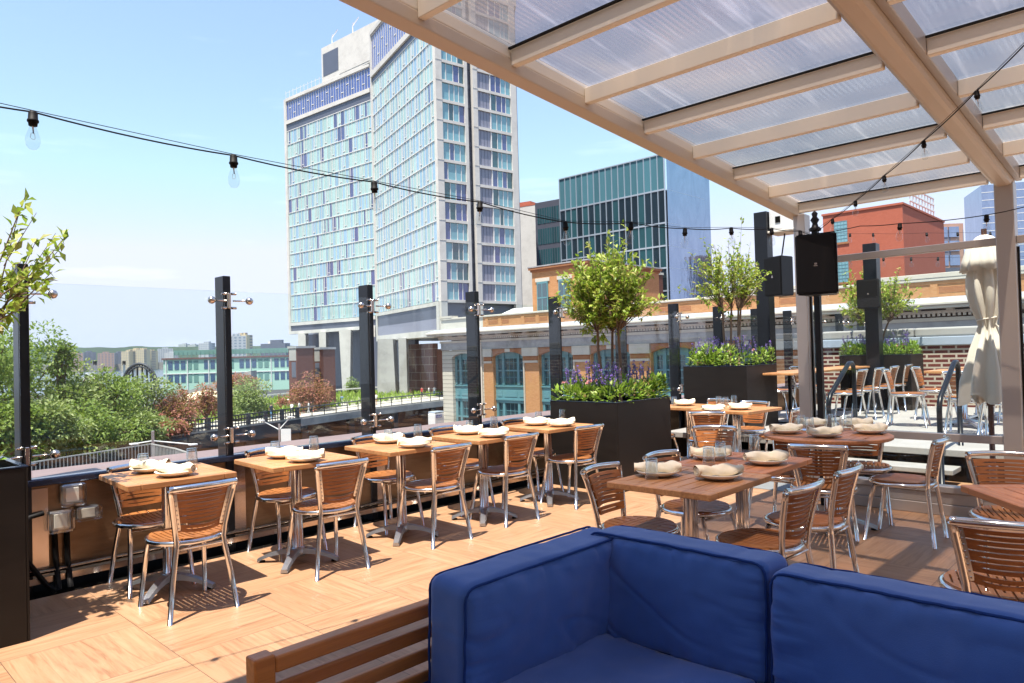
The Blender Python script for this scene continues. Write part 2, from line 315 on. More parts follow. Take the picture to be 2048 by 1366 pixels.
# kerb: solid panelled parapet carrying the glass screen
par=empty('parapet_wall',(0,0,0),0,'low bronze metal parapet wall with blue-black cap running behind the row of small tables','parapet')
m=MB()
for k in range(-2,20):
    y0=1.11+(k-1)*1.333; m.box((-5.62,y0+.004,.10),(-5.44,y0+1.329,.68),0)
m.build('panel',MT['copper_panel'],par)
m=MB(); m.bar((-5.46,-2.5,.70),(-5.46,27,.70),.09,.05,0,ch=.012); m.build('cap',MT['cap_blue'],par)
m=MB(); m.box((-6.0,-2.5,.66),(-5.507,27,.712)); m.build('coping',MT['coping_metal'],par)
m=MB(); m.tube([(-5.40,-2.5,.13),(-5.40,27,.13)],.018); m.box((-5.5,-2.5,.05),(-5.41,27,.09)); m.build('rail',MT['steel_fitting'],par)
e=empty('sky_block_walls',(4.5,1,0),0,'added pale walls out of view to the right and rear of the terrace, cutting sky light and glass reflections','building')  # unseen walls added to block sky light and quiet the glass reflections
m=MB(); m.box((0,-5,-.01),(3,6.0,5)); m.box((-10.4,-6.2,-.01),(-.01,-4.0,5)); m.build('walls',MT['stone_pale'],e)
for k in range(4):
    m=MB(); m.box((-.04,-3.6+k*2.4,.3),(-.001,-1.8+k*2.4,2.6)); m.build('window',MT['screen_glass'],e)
# ------------------------------------------------------------------ glass screen: posts with clamps, panes between
SP=1.333; PY=[1.11+SP*k for k in range(13)]
PX0,PX1=-5.57,-5.42
post_l=['glass screen post half hidden behind the foliage at far left','tall black glass screen post between the first two small tables','black screen post above the third small table, in front of the hotel legs','black screen post behind the fourth small table','black screen post just left of the nearest tree planter','black screen post behind the nearest tree planter','black screen post just right of the nearest tree crown','black screen post behind the left side of the long planter','black screen post behind the thin stems of the second tree','black screen post to the left of the tall speaker pillar','black screen post seen right of the tall speaker pillar','black screen post seen through glass right of the corner upright','farthest black screen post near the maroon brick wall']
def clamp(z,par_):
    m=MB(); 
    for s in (-1,1):
        m.tube([(-5.38,s*.028,z),(-5.36,s*.13,z)],[.007,.005]); 
        m.lathe([(0,-.03),(.018,-.024),(.028,-.008),(.029,.006),(.02,.022),(0,.03)],(-5.355,s*.148,z),12)
        for dz in (-.055,.055): m.tube([(-5.39,s*.02,z+dz),(-5.39,s*.058,z+dz)],.010)
    m.box((-5.419,-.012,z-.06),(-5.375,.012,z+.06),ch=.004); return m.build('glass_clamp',MT['steel_fitting'],par_)
first=None
for i,y in enumerate(PY):
    if i==0:
        e=empty('screen_post',(0,y,0)); mm=MB(); mm.box((PX0,-.03,-.1),(PX1,.03,2.117),ch=.004); mm.build('post',MT['post_black'],e)
        clamp(1.92,e); clamp(.88,e); mm=MB(); mm.box((-5.438,.0305,.1),(-5.428,.12,.66)); mm.build('cover_strip',MT['steel_fitting'],e); first=e
    else: e=copy_tree(first); e.location=(0,y,0)
    tag(e,post_l[i],'post','black posts of the glass screen')
gp=None
pane_l=['clear glass screen panel left of the tall post between the first two tables','clear glass screen panel behind the second small table','clear glass screen panel behind the third small table','clear glass screen panel behind the fifth small table','clear glass screen panel behind the nearest planter tree','clear glass screen panel hidden partly by the nearest tree crown','clear glass screen panel behind back table','clear glass screen panel behind the long planter, left half','clear glass screen panel behind the long planter, right half','clear glass screen panel behind the speaker pillar','clear glass screen panel right of the corner upright','clear glass screen panel ending at the maroon brick wall']
for i in range(12):
    y=PY[i]
    m=MB(); m.box((-5.405,.03,.735),(-5.393,SP-.03,1.995)) if i==0 else None
    if i==0: gp=m.build('glass_screen',MT['screen_glass'])
    o=gp if i==0 else gp.copy()
    if i: COL.objects.link(o)
    o.location=(0,y,0); tag(o,pane_l[i],'glass panel','glass panels of the wind screen')
m=MB(); m.box((-5.405,-2.2,.735),(-5.393,1.08,1.995)); o=m.build('glass_screen',MT['screen_glass']); tag(o,'clear glass screen panel at the left edge behind the near foliage','glass panel','glass panels of the wind screen')
# electrical outlets on the parapet
m0=empty('outlet_box',(-5.44,0,0),0,'cluster of three clear-covered weatherproof outlets with black cables on the low wall','outlet')
for (y,z,w_,h_) in ((1.36,.60,.15,.15),(1.29,.44,.15,.15),(1.45,.465,.16,.10)):
    m=MB(); m.box((.0,y-w_*.42,z-h_*.42),(.05,y+w_*.42,z+h_*.42),ch=.01); b=m.build('back_box',MT['cast_aluminium'],m0)
    m=MB(); m.box((.0505,y-w_*.5,z-h_*.5),(.11,y+w_*.5,z+h_*.5),ch=.02); m.build('cover',MT['tumbler_glass'],b)
    m=MB(); m.box((.051,y-w_*.25,z-h_*.3),(.058,y+w_*.25,z+h_*.3),ch=.002); m.build('socket_plate',MT['plate'],b)
m=MB(); m.tube([(.03,1.26,.37),(.03,1.265,.2),(.07,1.27,-.0)],.017); m.tube([(.03,1.33,.37),(.035,1.33,.2),(.06,1.34,.0)],.017)
m.tube([(.02,1.2,.50),(.04,1.12,.49),(.06,1.06,.38),(.06,1.10,.22),(.07,1.2,.05),(.1,1.25,.0)],.017); m.build('cable',MT['rubber_black'],m0)
# ------------------------------------------------------------------ chairs
def make_chair():
    e=empty('cafe_chair')
    m=MB(); Rr=.205; nb=7; zt=.447
    for i in range(nb):
        xa=-Rr+2*Rr*i/nb+.004; xb=-Rr+2*Rr*(i+1)/nb-.004; xm=(xa+xb)/2
        for h in (0,1):
            a,b=(xa,xm) if h==0 else (xm,xb)
            ext=math.sqrt(max(Rr*Rr-max(min(abs(a),abs(b)),.0)**2,.0004)); ya=math.sqrt(max(Rr*Rr-a*a,.0009)); yb=math.sqrt(max(Rr*Rr-b*b,.0009))
            ts=[-1,-.8,-.56,-.55,-.3,0,.3,.55,.56,.8,1]; vs=[]
            for t_ in ts:
                g=.0045 if abs(t_)<.555 else 0
                A=a+(g if h==1 else 0); B=b-(g if h==0 else 0)
                for (x,yy) in ((A,ya*t_),(B,yb*t_)):
                    z=zt-.010*(1-(x*x+yy*yy)/(Rr*Rr))-.012*max(0,(yy-.12)/.09)**2
                    vs.append((x,yy,z)); vs.append((x,yy,z-.017))
            fs=[]
            for k in range(len(ts)-1):
                q=k*4; fs+=[(q,q+2,q+6,q+4),(q+1,q+5,q+7,q+3),(q,q+4,q+5,q+1),(q+2,q+3,q+7,q+6)]
            q=(len(ts)-1)*4; fs+=[(0,1,3,2),(q,q+2,q+3,q+1)]
            m.add(vs,fs)
    m.build('seat',MT['teak_seat'],e)
    m=MB(); m.tube([(.212*math.cos(2*PI*k/28),.212*math.sin(2*PI*k/28)  ,.424) for k in range(28)],.015,8,closed=True)
    m.tube([(-.17,-.13,.405),(-.0,.05,.40),(.17,.15,.405)],.008,6); m.tube([(.17,-.13,.405),(.0,.05,.398),(-.17,.15,.405)],.008,6)
    m.tube([(-.165,.15,.392),(.165,.15,.392)],.008,6); m.tube([(-.135,-.20,.392),(.135,-.20,.392)],.009,6); m.build('seat_frame',MT['aluminium'],e)
    def up(s,z): return Vector((s*(.133+.052*((z-.43)/.315)**1.2),-.195-.060*((z-.43)/.315)**1.5,z))
    for s in (-1,1):
        m=MB(); m.tube([(s*.165,.145,.41),(s*.172,.175,.30),(s*.193,.222,0)],[.0155,.0155,.014],8); m.build('leg',MT['aluminium'],e)
        m=MB(); m.tube([(s*.192,-.238,0),(s*.165,-.215,.22),(s*.137,-.197,.39),(s*.133,-.195,.43),up(s,.5),up(s,.6),up(s,.70),up(s,.738)],[.0145]+[.0165]*7,8)
        m.build('leg',MT['aluminium'],e)
    m=MB(); pts=[]
    for k in range(-8,9):
        u=k/8; pts.append((u*.188,-.257-.045*(1-u*u),.745+.006*(1-u*u)))
    m.tube(pts,.0175,10); m.build('top_rail',MT['aluminium'],e)
    for s in (-1,1):
        m=MB()
        for a,b in ((.50,.715),):
            p=up(s,a);q=up(s,b); m.bar((p.x-s*.022,p.y+.004,p.z),(q.x-s*.022,q.y+.004,q.z),.022,.004,up=Vector((0,1,0)))
            for j in range(8):
                c=p.lerp(q,(j+.5)/8); m.box((c.x-s*.022-.003,c.y-.001,c.z-.003),(c.x-s*.022+.003,c.y+.009,c.z+.003))
        m.build('side_strip',MT['aluminium'],e)
    n=5; z0,z1=.492,.722; H=(z1-z0)/n
    for i in range(n):
        za=z0+i*H+.0026; zb=z0+(i+1)*H-.0026; m=MB(); N=14
        for part in (0,1):
            vs=[]
            for k in range(N+1):
                u=-1+2*k/N
                for (zz,hold) in ((za,0),(zb,1)):
                    mid=(za+zb)/2
                    g=.0032 if abs(u)<.58 else 0
                    z=(zz if part==hold else (mid-g if part==0 else mid+g))
                    sx_=up(1,z); hw=sx_.x-.018; y=sx_.y+.010-.040*(1-u*u)
                    zz2=z-(.012*(1-u*u) if i==0 else 0)
                    vs.append((u*hw,y,zz2)); vs.append((u*hw,y+.011,zz2))
            fs=[]
            for k in range(N):
                q=k*4; fs+=[(q,q+2,q+6,q+4),(q+1,q+5,q+7,q+3),(q,q+4,q+5,q+1),(q+2,q+3,q+7,q+6)]
            q=N*4; fs+=[(0,1,3,2),(q,q+2,q+3,q+1)]
            m.add(vs,fs)
        m.build('back_slat',MT['teak_back'],e)
    return e
chair0=make_chair(); used=[0]
GROW='teak and aluminium chairs on the terrace'
def chair(x,y,ang,label,z=0,group=GROW):
    """ang: heading of the sitter, degrees from +X"""
    e=chair0 if not used[0] else copy_tree(chair0); used[0]=1
    e.location=(x,y,z); e.rotation_euler=(0,0,R(ang-90)); tag(e,label,'chair',group); return e
rnd=random.Random(4)
near=[(-4.38,1.70,180,'chair with its back to the camera at the leftmost small table'),(-4.42,2.66,176,'chair with its back to the camera at the second small table from the left'),(-4.42,3.62,179,'chair with its back to the camera at the third small table from the left'),(-4.44,4.44,177,'chair with its back to the camera at the fourth small table'),(-4.40,5.33,176,'chair with its back to the camera at the small table beside the tree planter')]
far=[(-5.02,1.72,-3,'chair against the parapet behind the leftmost small table'),(-5.03,2.70,2,'chair against the parapet behind the second small table'),(-5.05,3.66,0,'chair against the parapet behind the third small table'),(-5.03,4.50,-4,'chair against the parapet behind the fourth small table'),(-4.98,5.44,3,'chair against the parapet behind the small table beside the tree planter')]
for a in near+far: chair(*a)
for a in [(-2.36,3.47,2,'chair behind the blue sofa corner at the left end of the joined teak tables'),(-2.36,4.12,-3,'chair on the far side of the joined teak tables with a dark shaded seat'),(-1.70,3.60,176,'nearer of the two chairs with backs to the camera at the joined tables'),(-1.70,4.20,181,'farther of the two chairs with backs to the camera at the joined tables'),
    (-1.99,5.28,104,'chair with its back squarely to the camera at the round table'),(-1.62,5.83,182,'chair at the right side of the round table, next to the glazed wall'),(-2.06,6.33,-72,'chair behind the round table facing the camera, beside the glazed wall'),(-2.45,5.62,-93,'chair at the left of the round table facing the camera, partly under the tabletop'),
    (-2.98,5.55,-60,'chair with blue-lit top rail showing behind the glasses on the joined tables'),(-4.00,7.28,118,'chair back to camera at the sunlit table in front of the long planter'),(-4.10,8.45,-88,'chair facing the camera behind the sunlit back table, slats lit yellow'),(-3.50,7.92,184,'chair at the right end of the sunlit back table, side on'),
    (-4.72,7.35,60,'chair half hidden behind the nearest planter with a shaded seat'),(-4.75,8.70,-95,'chair whose top rail shows behind the left back table'),(-.62,3.52,107,'chair with its back to the camera at the right edge of the photo'),(-.80,5.0,-70,'chair facing the camera at the right edge behind the corner of a table')]: chair(*a)
GU='chairs on the raised upper deck'
for a in [(-3.70,12.95,182,'farthest chair of the row on the right of the long counter table'),(-3.68,12.15,180,'second chair from the far end of the row beside the long counter table'),(-3.66,11.35,180,'middle chair of the row beside the long counter table, behind the handrail'),(-3.66,10.60,178,'nearest chair of the row beside the long counter table, behind the black pole'),(-4.75,10.9,0,'chair on the left side of the counter table, seen right of the long planter'),(-4.72,12.1,0,'chair behind the counter table under the brick wall'),
    (-2.82,10.55,8,'chair at the left of the upper deck table right of the first handrail'),(-2.72,11.55,0,'chair behind the left end of the upper deck table'),(-2.25,12.7,-85,'chair against the brick wall facing the upper deck table'),(-2.05,10.0,95,'chair behind the second handrail with its back to the stair'),(-1.75,11.2,178,'chair right of the upper deck table beneath the closed umbrella'),(-1.65,9.75,90,'chair nearest the glass on the upper deck under the umbrella'),(-1.45,12.6,-90,'chair by the brick wall hidden behind the umbrella')]: chair(*a,z=.34,group=GU)
# ------------------------------------------------------------------ tables
def base(e,dz=0,rot=45,hh=.70,l=.29):
    m=MB()
    for k in range(4):
        g=PI/4+k*PI/2; m.tube([(.021*math.cos(g),.021*math.sin(g),.07),(.021*math.cos(g),.021*math.sin(g),hh)],.019,10)
    m.build('column',MT['aluminium'],e)
    m=MB(); m.lathe([(0,.115),(.05,.11),(.06,.06),(.05,.045)],(0,0,0),16); m.build('hub',MT['cast_aluminium'],e)
    m=MB(); m.box((-.13,-.13,hh),(.13,.13,hh+.006)); m.build('mounting_plate',MT['cast_aluminium'],e)
    for k in range(4):
        g=R(rot)+k*PI/2; d=Vector((math.cos(g),math.sin(g),0)); s_=Vector((-d.y,d.x,0)); m=MB(); N=7; vs=[]
        for i in range(N):
            t_=i/(N-1); r_=.03+(l-.03)*t_; zt=.105-.075*t_**1.6; zb=.055-.055*abs(t_*2-1)**3*(1 if t_>.5 else .0)-(.0); zb=.06*(1-t_**2.5)+.006; w_=.036-.010*t_
            for (sg,z) in ((-1,zb),(1,zb),(.72,zt),(-.72,zt)): vs.append(d*r_+s_*w_*sg+Vector((0,0,z)))
        fs=[(0,3,2,1),((N-1)*4,(N-1)*4+1,(N-1)*4+2,(N-1)*4+3)]
        for i in range(N-1):
            for q in range(4): fs.append((i*4+q,i*4+(q+1)%4,(i+1)*4+(q+1)%4,(i+1)*4+q))
        m.add(vs,fs); b=m.build('foot',MT['cast_aluminium'],e)
        m=MB(); c=d*(l-.03); m.lathe([(0,.014),(.02,.012),(.02,0),(0,0)],(c.x,c.y,0),10); m.build('glide',MT['rubber_black'],b)
def sqtop(e,wx,wy,z=.742,th=.034):
    m=MB(); a=wx/2;b=wy/2; fr=.075
    for y0,y1 in ((-b,-b+fr),(b-fr,b)): m.box((-a,y0,z-th),(a,y1,z),ch=.004)
    for x0,x1 in ((-a,-a+fr),(a-fr,a)): m.box((x0,-b+fr+.001,z-th+.0),(x1,b-fr-.001,z),ch=.004)
    n=6; W=(wx-2*fr)/n
    for i in range(n):
        x0=-a+fr+i*W+.004; m.box((x0,-b+fr+.002,z-th+.003),(x0+W-.008,-.0035,z-.001),ch=.002); m.box((x0,.0035,z-th+.003),(x0+W-.008,b-fr-.002,z-.001),ch=.002)
    m.box((-a+fr,-b+fr,z-th-.010),(a-fr,b-fr,z-th-.001)); return m.build('tabletop',MT['teak_table'],e)
def sqtable(): e=empty('cafe_table'); sqtop(e,.645,.64); base(e); return e
tab0=sqtable(); GT='square teak tables'
tabs=[(-4.80,1.75,-3,'leftmost small square table, next to the outlets on the parapet'),(-4.70,2.60,-3,'second small square table from the left'),(-4.66,3.50,-2,'third small square table from the left'),(-4.58,4.34,-2,'fourth small square table from the left'),(-4.62,5.26,-3,'small square table standing just left of the nearest tree planter'),
    (-2.03,3.48,0,'nearer of two joined square tables behind the sofa'),(-2.08,4.19,0,'farther of two joined square tables behind the sofa, more reddish'),(-3.92,7.82,-4,'sunlit square table in front of the long planter, right of the pair'),(-4.62,7.95,-2,'sunlit square table half hidden by the nearest tree planter'),
    (-.42,4.02,38,'square table whose corner enters the picture at the right edge')]
for i,(x,y,a,l) in enumerate(tabs):
    e=tab0 if i==0 else copy_tree(tab0); e.location=(x,y,0); e.rotation_euler=(0,0,R(a)); tag(e,l,'table',GT)
    if i in (6,9):
        for ch in e.children:
            if ch.name.startswith('tabletop'): ch.data=ch.data.copy(); ch.data.materials[0]=MT['teak_red']
    if i in (5,6): e.scale=(.96,1.08,1)
    if i in (7,): e.scale=(1.15,1.2,1)
e=empty('round_table',(-2.16,5.84,0),0,'round reddish teak table set for several people in front of the glazed wall','table')
m=MB(); rr=.475; n=11
m.tube([((rr-.036)*math.cos(2*PI*k/48),(rr-.036)*math.sin(2*PI*k/48),.728) for k in range(48)],.0,4,closed=True) if False else None
prof=[(rr-.07,.712),(rr-.01,.712),(rr,.718),(rr,.736),(rr-.01,.742),(rr-.07,.742),(rr-.07,.712)]; m.lathe(prof,(0,0,0),56,sm=False)
for i in range(n):
    W=2*(rr-.07)/n; x0=-(rr-.07)+i*W; xm=max(abs(x0),abs(x0+W)); 
    L=math.sqrt(max((rr-.068)**2-min(abs(x0+.004),abs(x0+W-.004))**2,.003)); L2=math.sqrt(max((rr-.068)**2-xm**2,.0004))
    Lm=(L+L2)/2; m.box((x0+.003,-Lm,.716),(x0+W-.003,Lm,.7405),ch=.002)
m.lathe([(0,.708),(rr-.07,.708),(rr-.07,.713),(0,.713)],(0,0,0),40); m.build('tabletop',MT['teak_red'],e); base(e,l=.34,rot=20)
# upper deck tables
e=empty('counter_table',(-4.25,11.35,.34),0,'long narrow teak counter table along the upper deck fence','table')
m=MB(); m.box((-.28,-1.75,.715),(.28,1.75,.745),ch=.004); m.build('tabletop',MT['teak_table'],e)
for y in (-1.2,0,1.2):
    m=MB(); m.box((-.02,y-.02,0),(.02,y+.02,.714)); m.box((-.25,y-.03,0),(.25,y+.03,.02)); m.build('leg',MT['black_metal'],e)
for a in [(-2.22,10.75,0,'upper deck table left of the closed umbrella'),(-2.15,11.9,0,'far upper deck table close to the brick wall')]:
    e=copy_tree(tab0); e.location=(a[0],a[1],.34); tag(e,a[3],'table','square teak tables on the upper deck')
    e.scale=(1.1,1.1,1)
# ------------------------------------------------------------------ table settings
m=MB(); m.lathe([(0,.008),(.07,.010),(.100,.022),(.122,.033),(.124,.031),(.104,.016),(.075,.002),(0,.002)],n=36); plate0=m.build('plate',MT['plate'])
def napkin_mesh(seed):
    r=random.Random(seed); m=MB(); N=26; K=16; vs=[];
    for i in range(N+1):
        t_=-1+2*i/N; w_=.041*(1-.25*abs(t_)**3)+.008*math.sin(t_*9+seed); h=.031*(1-.12*abs(t_))+.007*math.sin(t_*6+seed*2)
        bend=.012*math.sin(t_*2.2+seed)
        for k in range(K):
            g=2*PI*k/K; spiral=1+.10*math.sin(g*3+t_*4+seed)+.05*math.sin(g*5-t_*7)
            vs.append((t_*.130,bend+w_*math.cos(g)*spiral,.030+h*math.sin(g)*spiral+.006*t_*t_))
    fs=[(i*K+k,i*K+(k+1)%K,(i+1)*K+(k+1)%K,(i+1)*K+k) for i in range(N) for k in range(K)]
    for end,sg in ((0,-1),(N,1)):                                  # rolled spiral at the open ends
        c=Vector((sg*.112,vs[end*K][1]-.04,.032)); 
    m.add(vs,fs,sm=True)
    for sg in (-1,1):
        pts=[]; 
        for k in range(26):
            g=k*.55; rr_=.006+.0010*k; pts.append((sg*.127,rr_*math.cos(g)*1.2,.031+rr_*math.sin(g)*.8))
        m.tube(pts,.0022,5)
        m.add([(sg*.118,.034*math.cos(2*PI*k/12),.030+.024*math.sin(2*PI*k/12)) for k in range(12)],[tuple(range(12)) if sg>0 else tuple(reversed(range(12)))])
    # loose folded flap
    vs=[];
    for i in range(9):
        for j in range(6):
            u=i/8;v=j/5; vs.append((-.10+.17*u,.02+.075*v,.048-.026*v+.010*math.sin(u*8+seed)+.005*math.sin(v*7)))
    m.add(vs,[(i*6+j,(i+1)*6+j,(i+1)*6+j+1,i*6+j+1) for i in range(8) for j in range(5)],sm=True)
    return m
naps=[napkin_mesh(k).build('napkin',MT['napkin']) for k in (1,2,3)]
m=MB(); m.lathe([(.0385,.0),(.039,.003),(.0325,.108),(.030,.112),(0,.112)],n=24); m.lathe([(.0365,.0),(.0305,.095),(.026,.099),(0,.099)],n=24); m.lathe([(.0365,.0),(.0385,0)],n=24); glass0=m.build('tumbler',MT['tumbler_glass'])
cnt={'p':0,'n':0,'g':0}
def put(kind,x,y,label,z=.744,ang=None):
    src={'p':plate0,'n':naps[cnt['n']%3],'g':glass0}[kind]; first=(cnt[kind]<(3 if kind=='n' else 1)); cnt[kind]+=1
    o=src if first else src.copy()
    if not first: COL.objects.link(o)
    o.location=(x,y,z+(.012 if kind=='n' else 0)); o.rotation_euler=(0,0,ang if ang is not None else rnd.uniform(0,6.28))
    tag(o,label,{'p':'plate','n':'napkin','g':'glass'}[kind],{'p':'shallow cream plates','n':'rolled cream napkins','g':'upturned clear tumblers'}[kind])
TN=['leftmost small table','second small table','third small table','fourth small table','small table beside the tree planter']
PL=[[(301,938),(352,945.6)],[(569,910),(611,917.4)],[(778,881),(829,889.6)],[(937,864),(987,869.7)],[(1073.4,846.5),(1122.7,849)]]
GLS=[[(287,941),(384,928.5)],[(551,913),(628,901)],[(777,886),(836,874)],[(939.5,865.6),(988,856)],[(1077,845),(1125.4,839.6)]]
for i in range(5):
    for j,w_ in enumerate(('parapet side','near side')):
        v=uz(*PL[i][j],.76); put('p',v.x,v.y,'cream plate at the %s of the %s'%(w_,TN[i])); put('n',v.x,v.y,'napkin on the %s plate of the %s'%(w_,TN[i]),ang=R(48+rnd.uniform(-18,18)))
        v=uz(*GLS[i][j],.744); put('g',v.x,v.y,'tumbler at the %s of the %s'%(('left','right')[j],TN[i]))
for (q,l) in (((1315.5,945),'left end of the joined tables'),((1438,951),'near front of the joined tables'),((1421,912),'back left of the farther joined table'),((1531.7,922),'right end of the joined tables'),((1572.6,862),'left edge of the round table'),((1649,869),'near edge of the round table'),((1738.7,862),'right edge of the round table'),((1622,850),'far left of the round table'),((1712,850),'far right of the round table'),((1426,820),'near edge of the sunlit back table'),((1480,816),'right end of the sunlit back table'),((1368.8,808),'table half hidden by the planter')):
    v=uz(*q,.76); put('p',v.x,v.y,'cream plate at the '+l); put('n',v.x,v.y,'napkin on the plate at the '+l,ang=R(46+rnd.uniform(-14,14)))
for (q,l) in (((1304,956.6),'left end of the joined tables'),((1417.8,929),'middle of the joined tables, in front'),((1441.6,921),'middle of the joined tables, behind the others'),((1509,901),'far edge of the farther joined table'),((1603,856),'far left of the round table'),((1619.6,861),'left middle of the round table'),((1659,854.5),'far middle of the round table'),((1678,862),'centre of the round table'),((1696,856),'right middle of the round table'),((1438,810),'left of three on the sunlit back table'),((1451.5,812),'lowest of three on the sunlit back table'),((1468,808),'right of three on the sunlit back table'),((1349,811),'table half hidden by the planter')):
    v=uz(*q,.744); put('g',v.x,v.y,'tumbler at the '+l)
# ------------------------------------------------------------------ corner sofa
def cushion(name,parent,c,size,thin,seed,puff=.02,rot=0,mat='blue_canvas',piping=True,nn=46,wr=1.0):
    """rounded pad; thin = index of the thin axis"""
    hs=[s/2 for s in size]; rad=min(hs)*.42; r=random.Random(seed); off=Vector((seed*3.1,seed*1.7,0))
    ax=[i for i in range(3) if i!=thin]; bm=bmesh.new(); bmesh.ops.create_cube(bm,size=2); bmesh.ops.subdivide_edges(bm,edges=bm.edges[:],cuts=nn,use_grid_fill=True)
    for v in bm.verts:
        p=Vector(v.co); q=Vector([p[i]*hs[i] for i in range(3)])
        core=Vector([max(-(hs[i]-rad),min(hs[i]-rad,q[i])) for i in range(3)]); d=q-core
        if d.length>1e-6: q=core+d.normalized()*min(rad,d.length)
        u,w_=p[ax[0]],p[ax[1]]; bulge=(1-u**4)*(1-w_**4); sg=1 if p[thin]>0 else -1
        if abs(p[thin])>.2: q[thin]+=sg*puff*bulge*abs(p[thin])
        ed=max(abs(u),abs(w_)); s1=q*1.0+off
        a=noise.noise(s1*5)*.009+noise.noise(s1*17)*.0022
        # puckers running in from the seams
        t_=(q[ax[0]] if abs(w_)>abs(u) else q[ax[1]]); pk=max(0,(ed-.62)/.38)*(1-max(0,(ed-.97)/.03))
        a+=.0085*pk*(noise.noise(Vector((t_*24,seed*5.3,ed*2.0)))+.5*noise.noise(Vector((t_*75,seed*2.3,ed*1.0))))*wr
        cr=noise.noise(Vector((q[ax[0]]*3+q[ax[1]]*5,q[ax[1]]*2-q[ax[0]]*1.5,seed*2.7))); a-=.006*max(0,1-abs(cr)*14)*wr*(.5+.5*noise.noise(s1*3))
        nrm=d.normalized() if d.length>1e-6 else Vector((0,0,0)); fl=Vector((0,0,0)); fl[thin]=sg if abs(p[thin])>.99 else 0
        q+=(nrm*.5+fl*.5)*a*2; v.co=q
    me=bpy.data.meshes.new(name); bm.to_mesh(me); bm.free(); me.polygons.foreach_set('use_smooth',[True]*len(me.polygons)); me.materials.append(MT[mat])
    o=bpy.data.objects.new(name,me); COL.objects.link(o); o.location=c; o.rotation_euler=rot if isinstance(rot,tuple) else (0,0,rot)
    if parent: o.parent=parent
    if piping:
        for sg in (-1,1):
            m=MB(); pts=[]; a,b=hs[ax[0]]-rad*.16,hs[ax[1]]-rad*.16; rc=rad*1.1
            for (cx_,cy_,g0) in ((a-rc,b-rc,0),(-a+rc,b-rc,90),(-a+rc,-b+rc,180),(a-rc,-b+rc,270)):
                for k in range(5):
                    g=R(g0+k*22.5); p=[0,0,0]; p[ax[0]]=cx_+rc*math.cos(g); p[ax[1]]=cy_+rc*math.sin(g); p[thin]=sg*(hs[thin]-rad*.22); pts.append(Vector(p))
            den=[]
            for i in range(len(pts)):
                p,q=pts[i],pts[(i+1)%len(pts)]; n=max(1,int((q-p).length/.015))
                for k in range(n):
                    v=p.lerp(q,k/n); w2=noise.noise(v*22+off)*.0022; den.append(v+Vector((w2,w2*.6,w2)))
            m.tube(den,.0042,7,closed=True); m.build('piping',MT['blue_piping'],o)
    return o
sofa=empty('corner_sofa',(-1.55,1.6,0),0,'slatted teak corner sofa in the foreground','sofa'); sl_=sofa.location.copy()
def SB(name,boxes,mat='teak_sofa',ch=.006):
    for a,b in boxes:
        m=MB(); a=Vector(a)-sl_; b=Vector(b)-sl_; m.box(a,b,ch=ch); m.build(name,MT[mat],sofa)
XB=-1.855
SB('post',[((XB,.865,0),(XB+.055,.925,.665)),((XB,2.32,0),(XB+.055,2.38,.655)),((.9,2.32,0),(.96,2.38,.655))])
SB('back_rail',[((XB+.002,.926,.61),(XB+.05,2.319,.655)),((XB+.056,2.325,.61),(.899,2.375,.655))])
SB('back_slat',[((XB+.012,.926,z),(XB+.034,2.319,z+.042)) for z in (.535,.465,.395,.325)]+[((XB+.056,2.335,z),(.899,2.36,z+.042)) for z in (.535,.465,.395,.325)])
SB('seat_frame',[((XB+.056,1.25,.20),(-1.03,2.31,.26)),((-1.029,1.55,.20),(.88,2.31,.26)),((XB+.06,.90,.20),(XB+.13,1.249,.26)),((-1.05,1.2,0),(-1.0,1.249,.26))])
cushion('seat_cushion',sofa,Vector((-1.40,1.62,.345))-sl_,(.80,.98,.155),2,5,.012,nn=26)
cushion('seat_cushion',sofa,Vector((-.30,1.68,.345))-sl_,(1.38,.86,.155),2,6,.012,nn=26)
GC='blue canvas back cushions of the corner sofa'
o=cushion('sofa_cushion',None,(-1.665,1.82,.582),(.18,.84,.375),0,1,.026,rot=(0,R(3.0),0)); tag(o,'blue back cushion at the left, standing along the slatted teak back','cushion',GC)
o=cushion('sofa_cushion',None,(-1.33,2.20,.583),(.70,.18,.39),1,2,.030,rot=(R(-2.5),0,0)); tag(o,'blue back cushion in the corner of the sofa, middle of the three','cushion',GC)
o=cushion('sofa_cushion',None,(-.570,2.19,.572),(.80,.18,.385),1,3,.030,rot=(R(-2.5),0,R(.6))); tag(o,'blue back cushion at the right edge of the photo','cushion',GC)
# ------------------------------------------------------------------ pergola
XA,XM,XR=-2.78,-1.07,.66; YW=6.82
def zr(y): return 2.70+(YW-y)*.084
pg=empty('pergola',(0,0,0),0,'beige aluminium pergola with ribbed clear roof panels over the right side of the terrace','pergola')
def beam(name,x,w_,h,y0,y1,dz=0,mat='pergola_beam',ch=.008):
    m=MB(); m.bar((x,y0,zr(y0)+h/2+dz),(x,y1,zr(y1)+h/2+dz),w_,h,ch=ch); return m,name
m,_=beam('b',XA+.03,.11,.075,-2.2,6.9,-.02); m.build('side_beam',MT['pergola_beam'],pg)
m,_=beam('b',XA+.045,.075,.085,-2.2,6.88,.055); m.build('gutter_rail',MT['pergola_rafter'],pg)
m,_=beam('b',XA+.015,.10,.012,-2.2,6.9,.1415,ch=.002); m.build('seal',MT['rubber_black'],pg)
m=MB(); m.bar((XM,-2.2,zr(-2.2)+.03),(XM,6.9,zr(6.9)+.03),.12,.13,ch=.03); m.build('middle_beam',MT['pergola_beam'],pg)
m=MB(); m.bar((XM+.083,-2.2,zr(-2.2)+.075),(XM+.083,6.9,zr(6.9)+.075),.044,.10,ch=.004); m.bar((XM-.083,-2.2,zr(-2.2)+.08),(XM-.083,6.9,zr(6.9)+.08),.044,.09,ch=.004); m.build('beam_flange',MT['frame_grey'],pg)
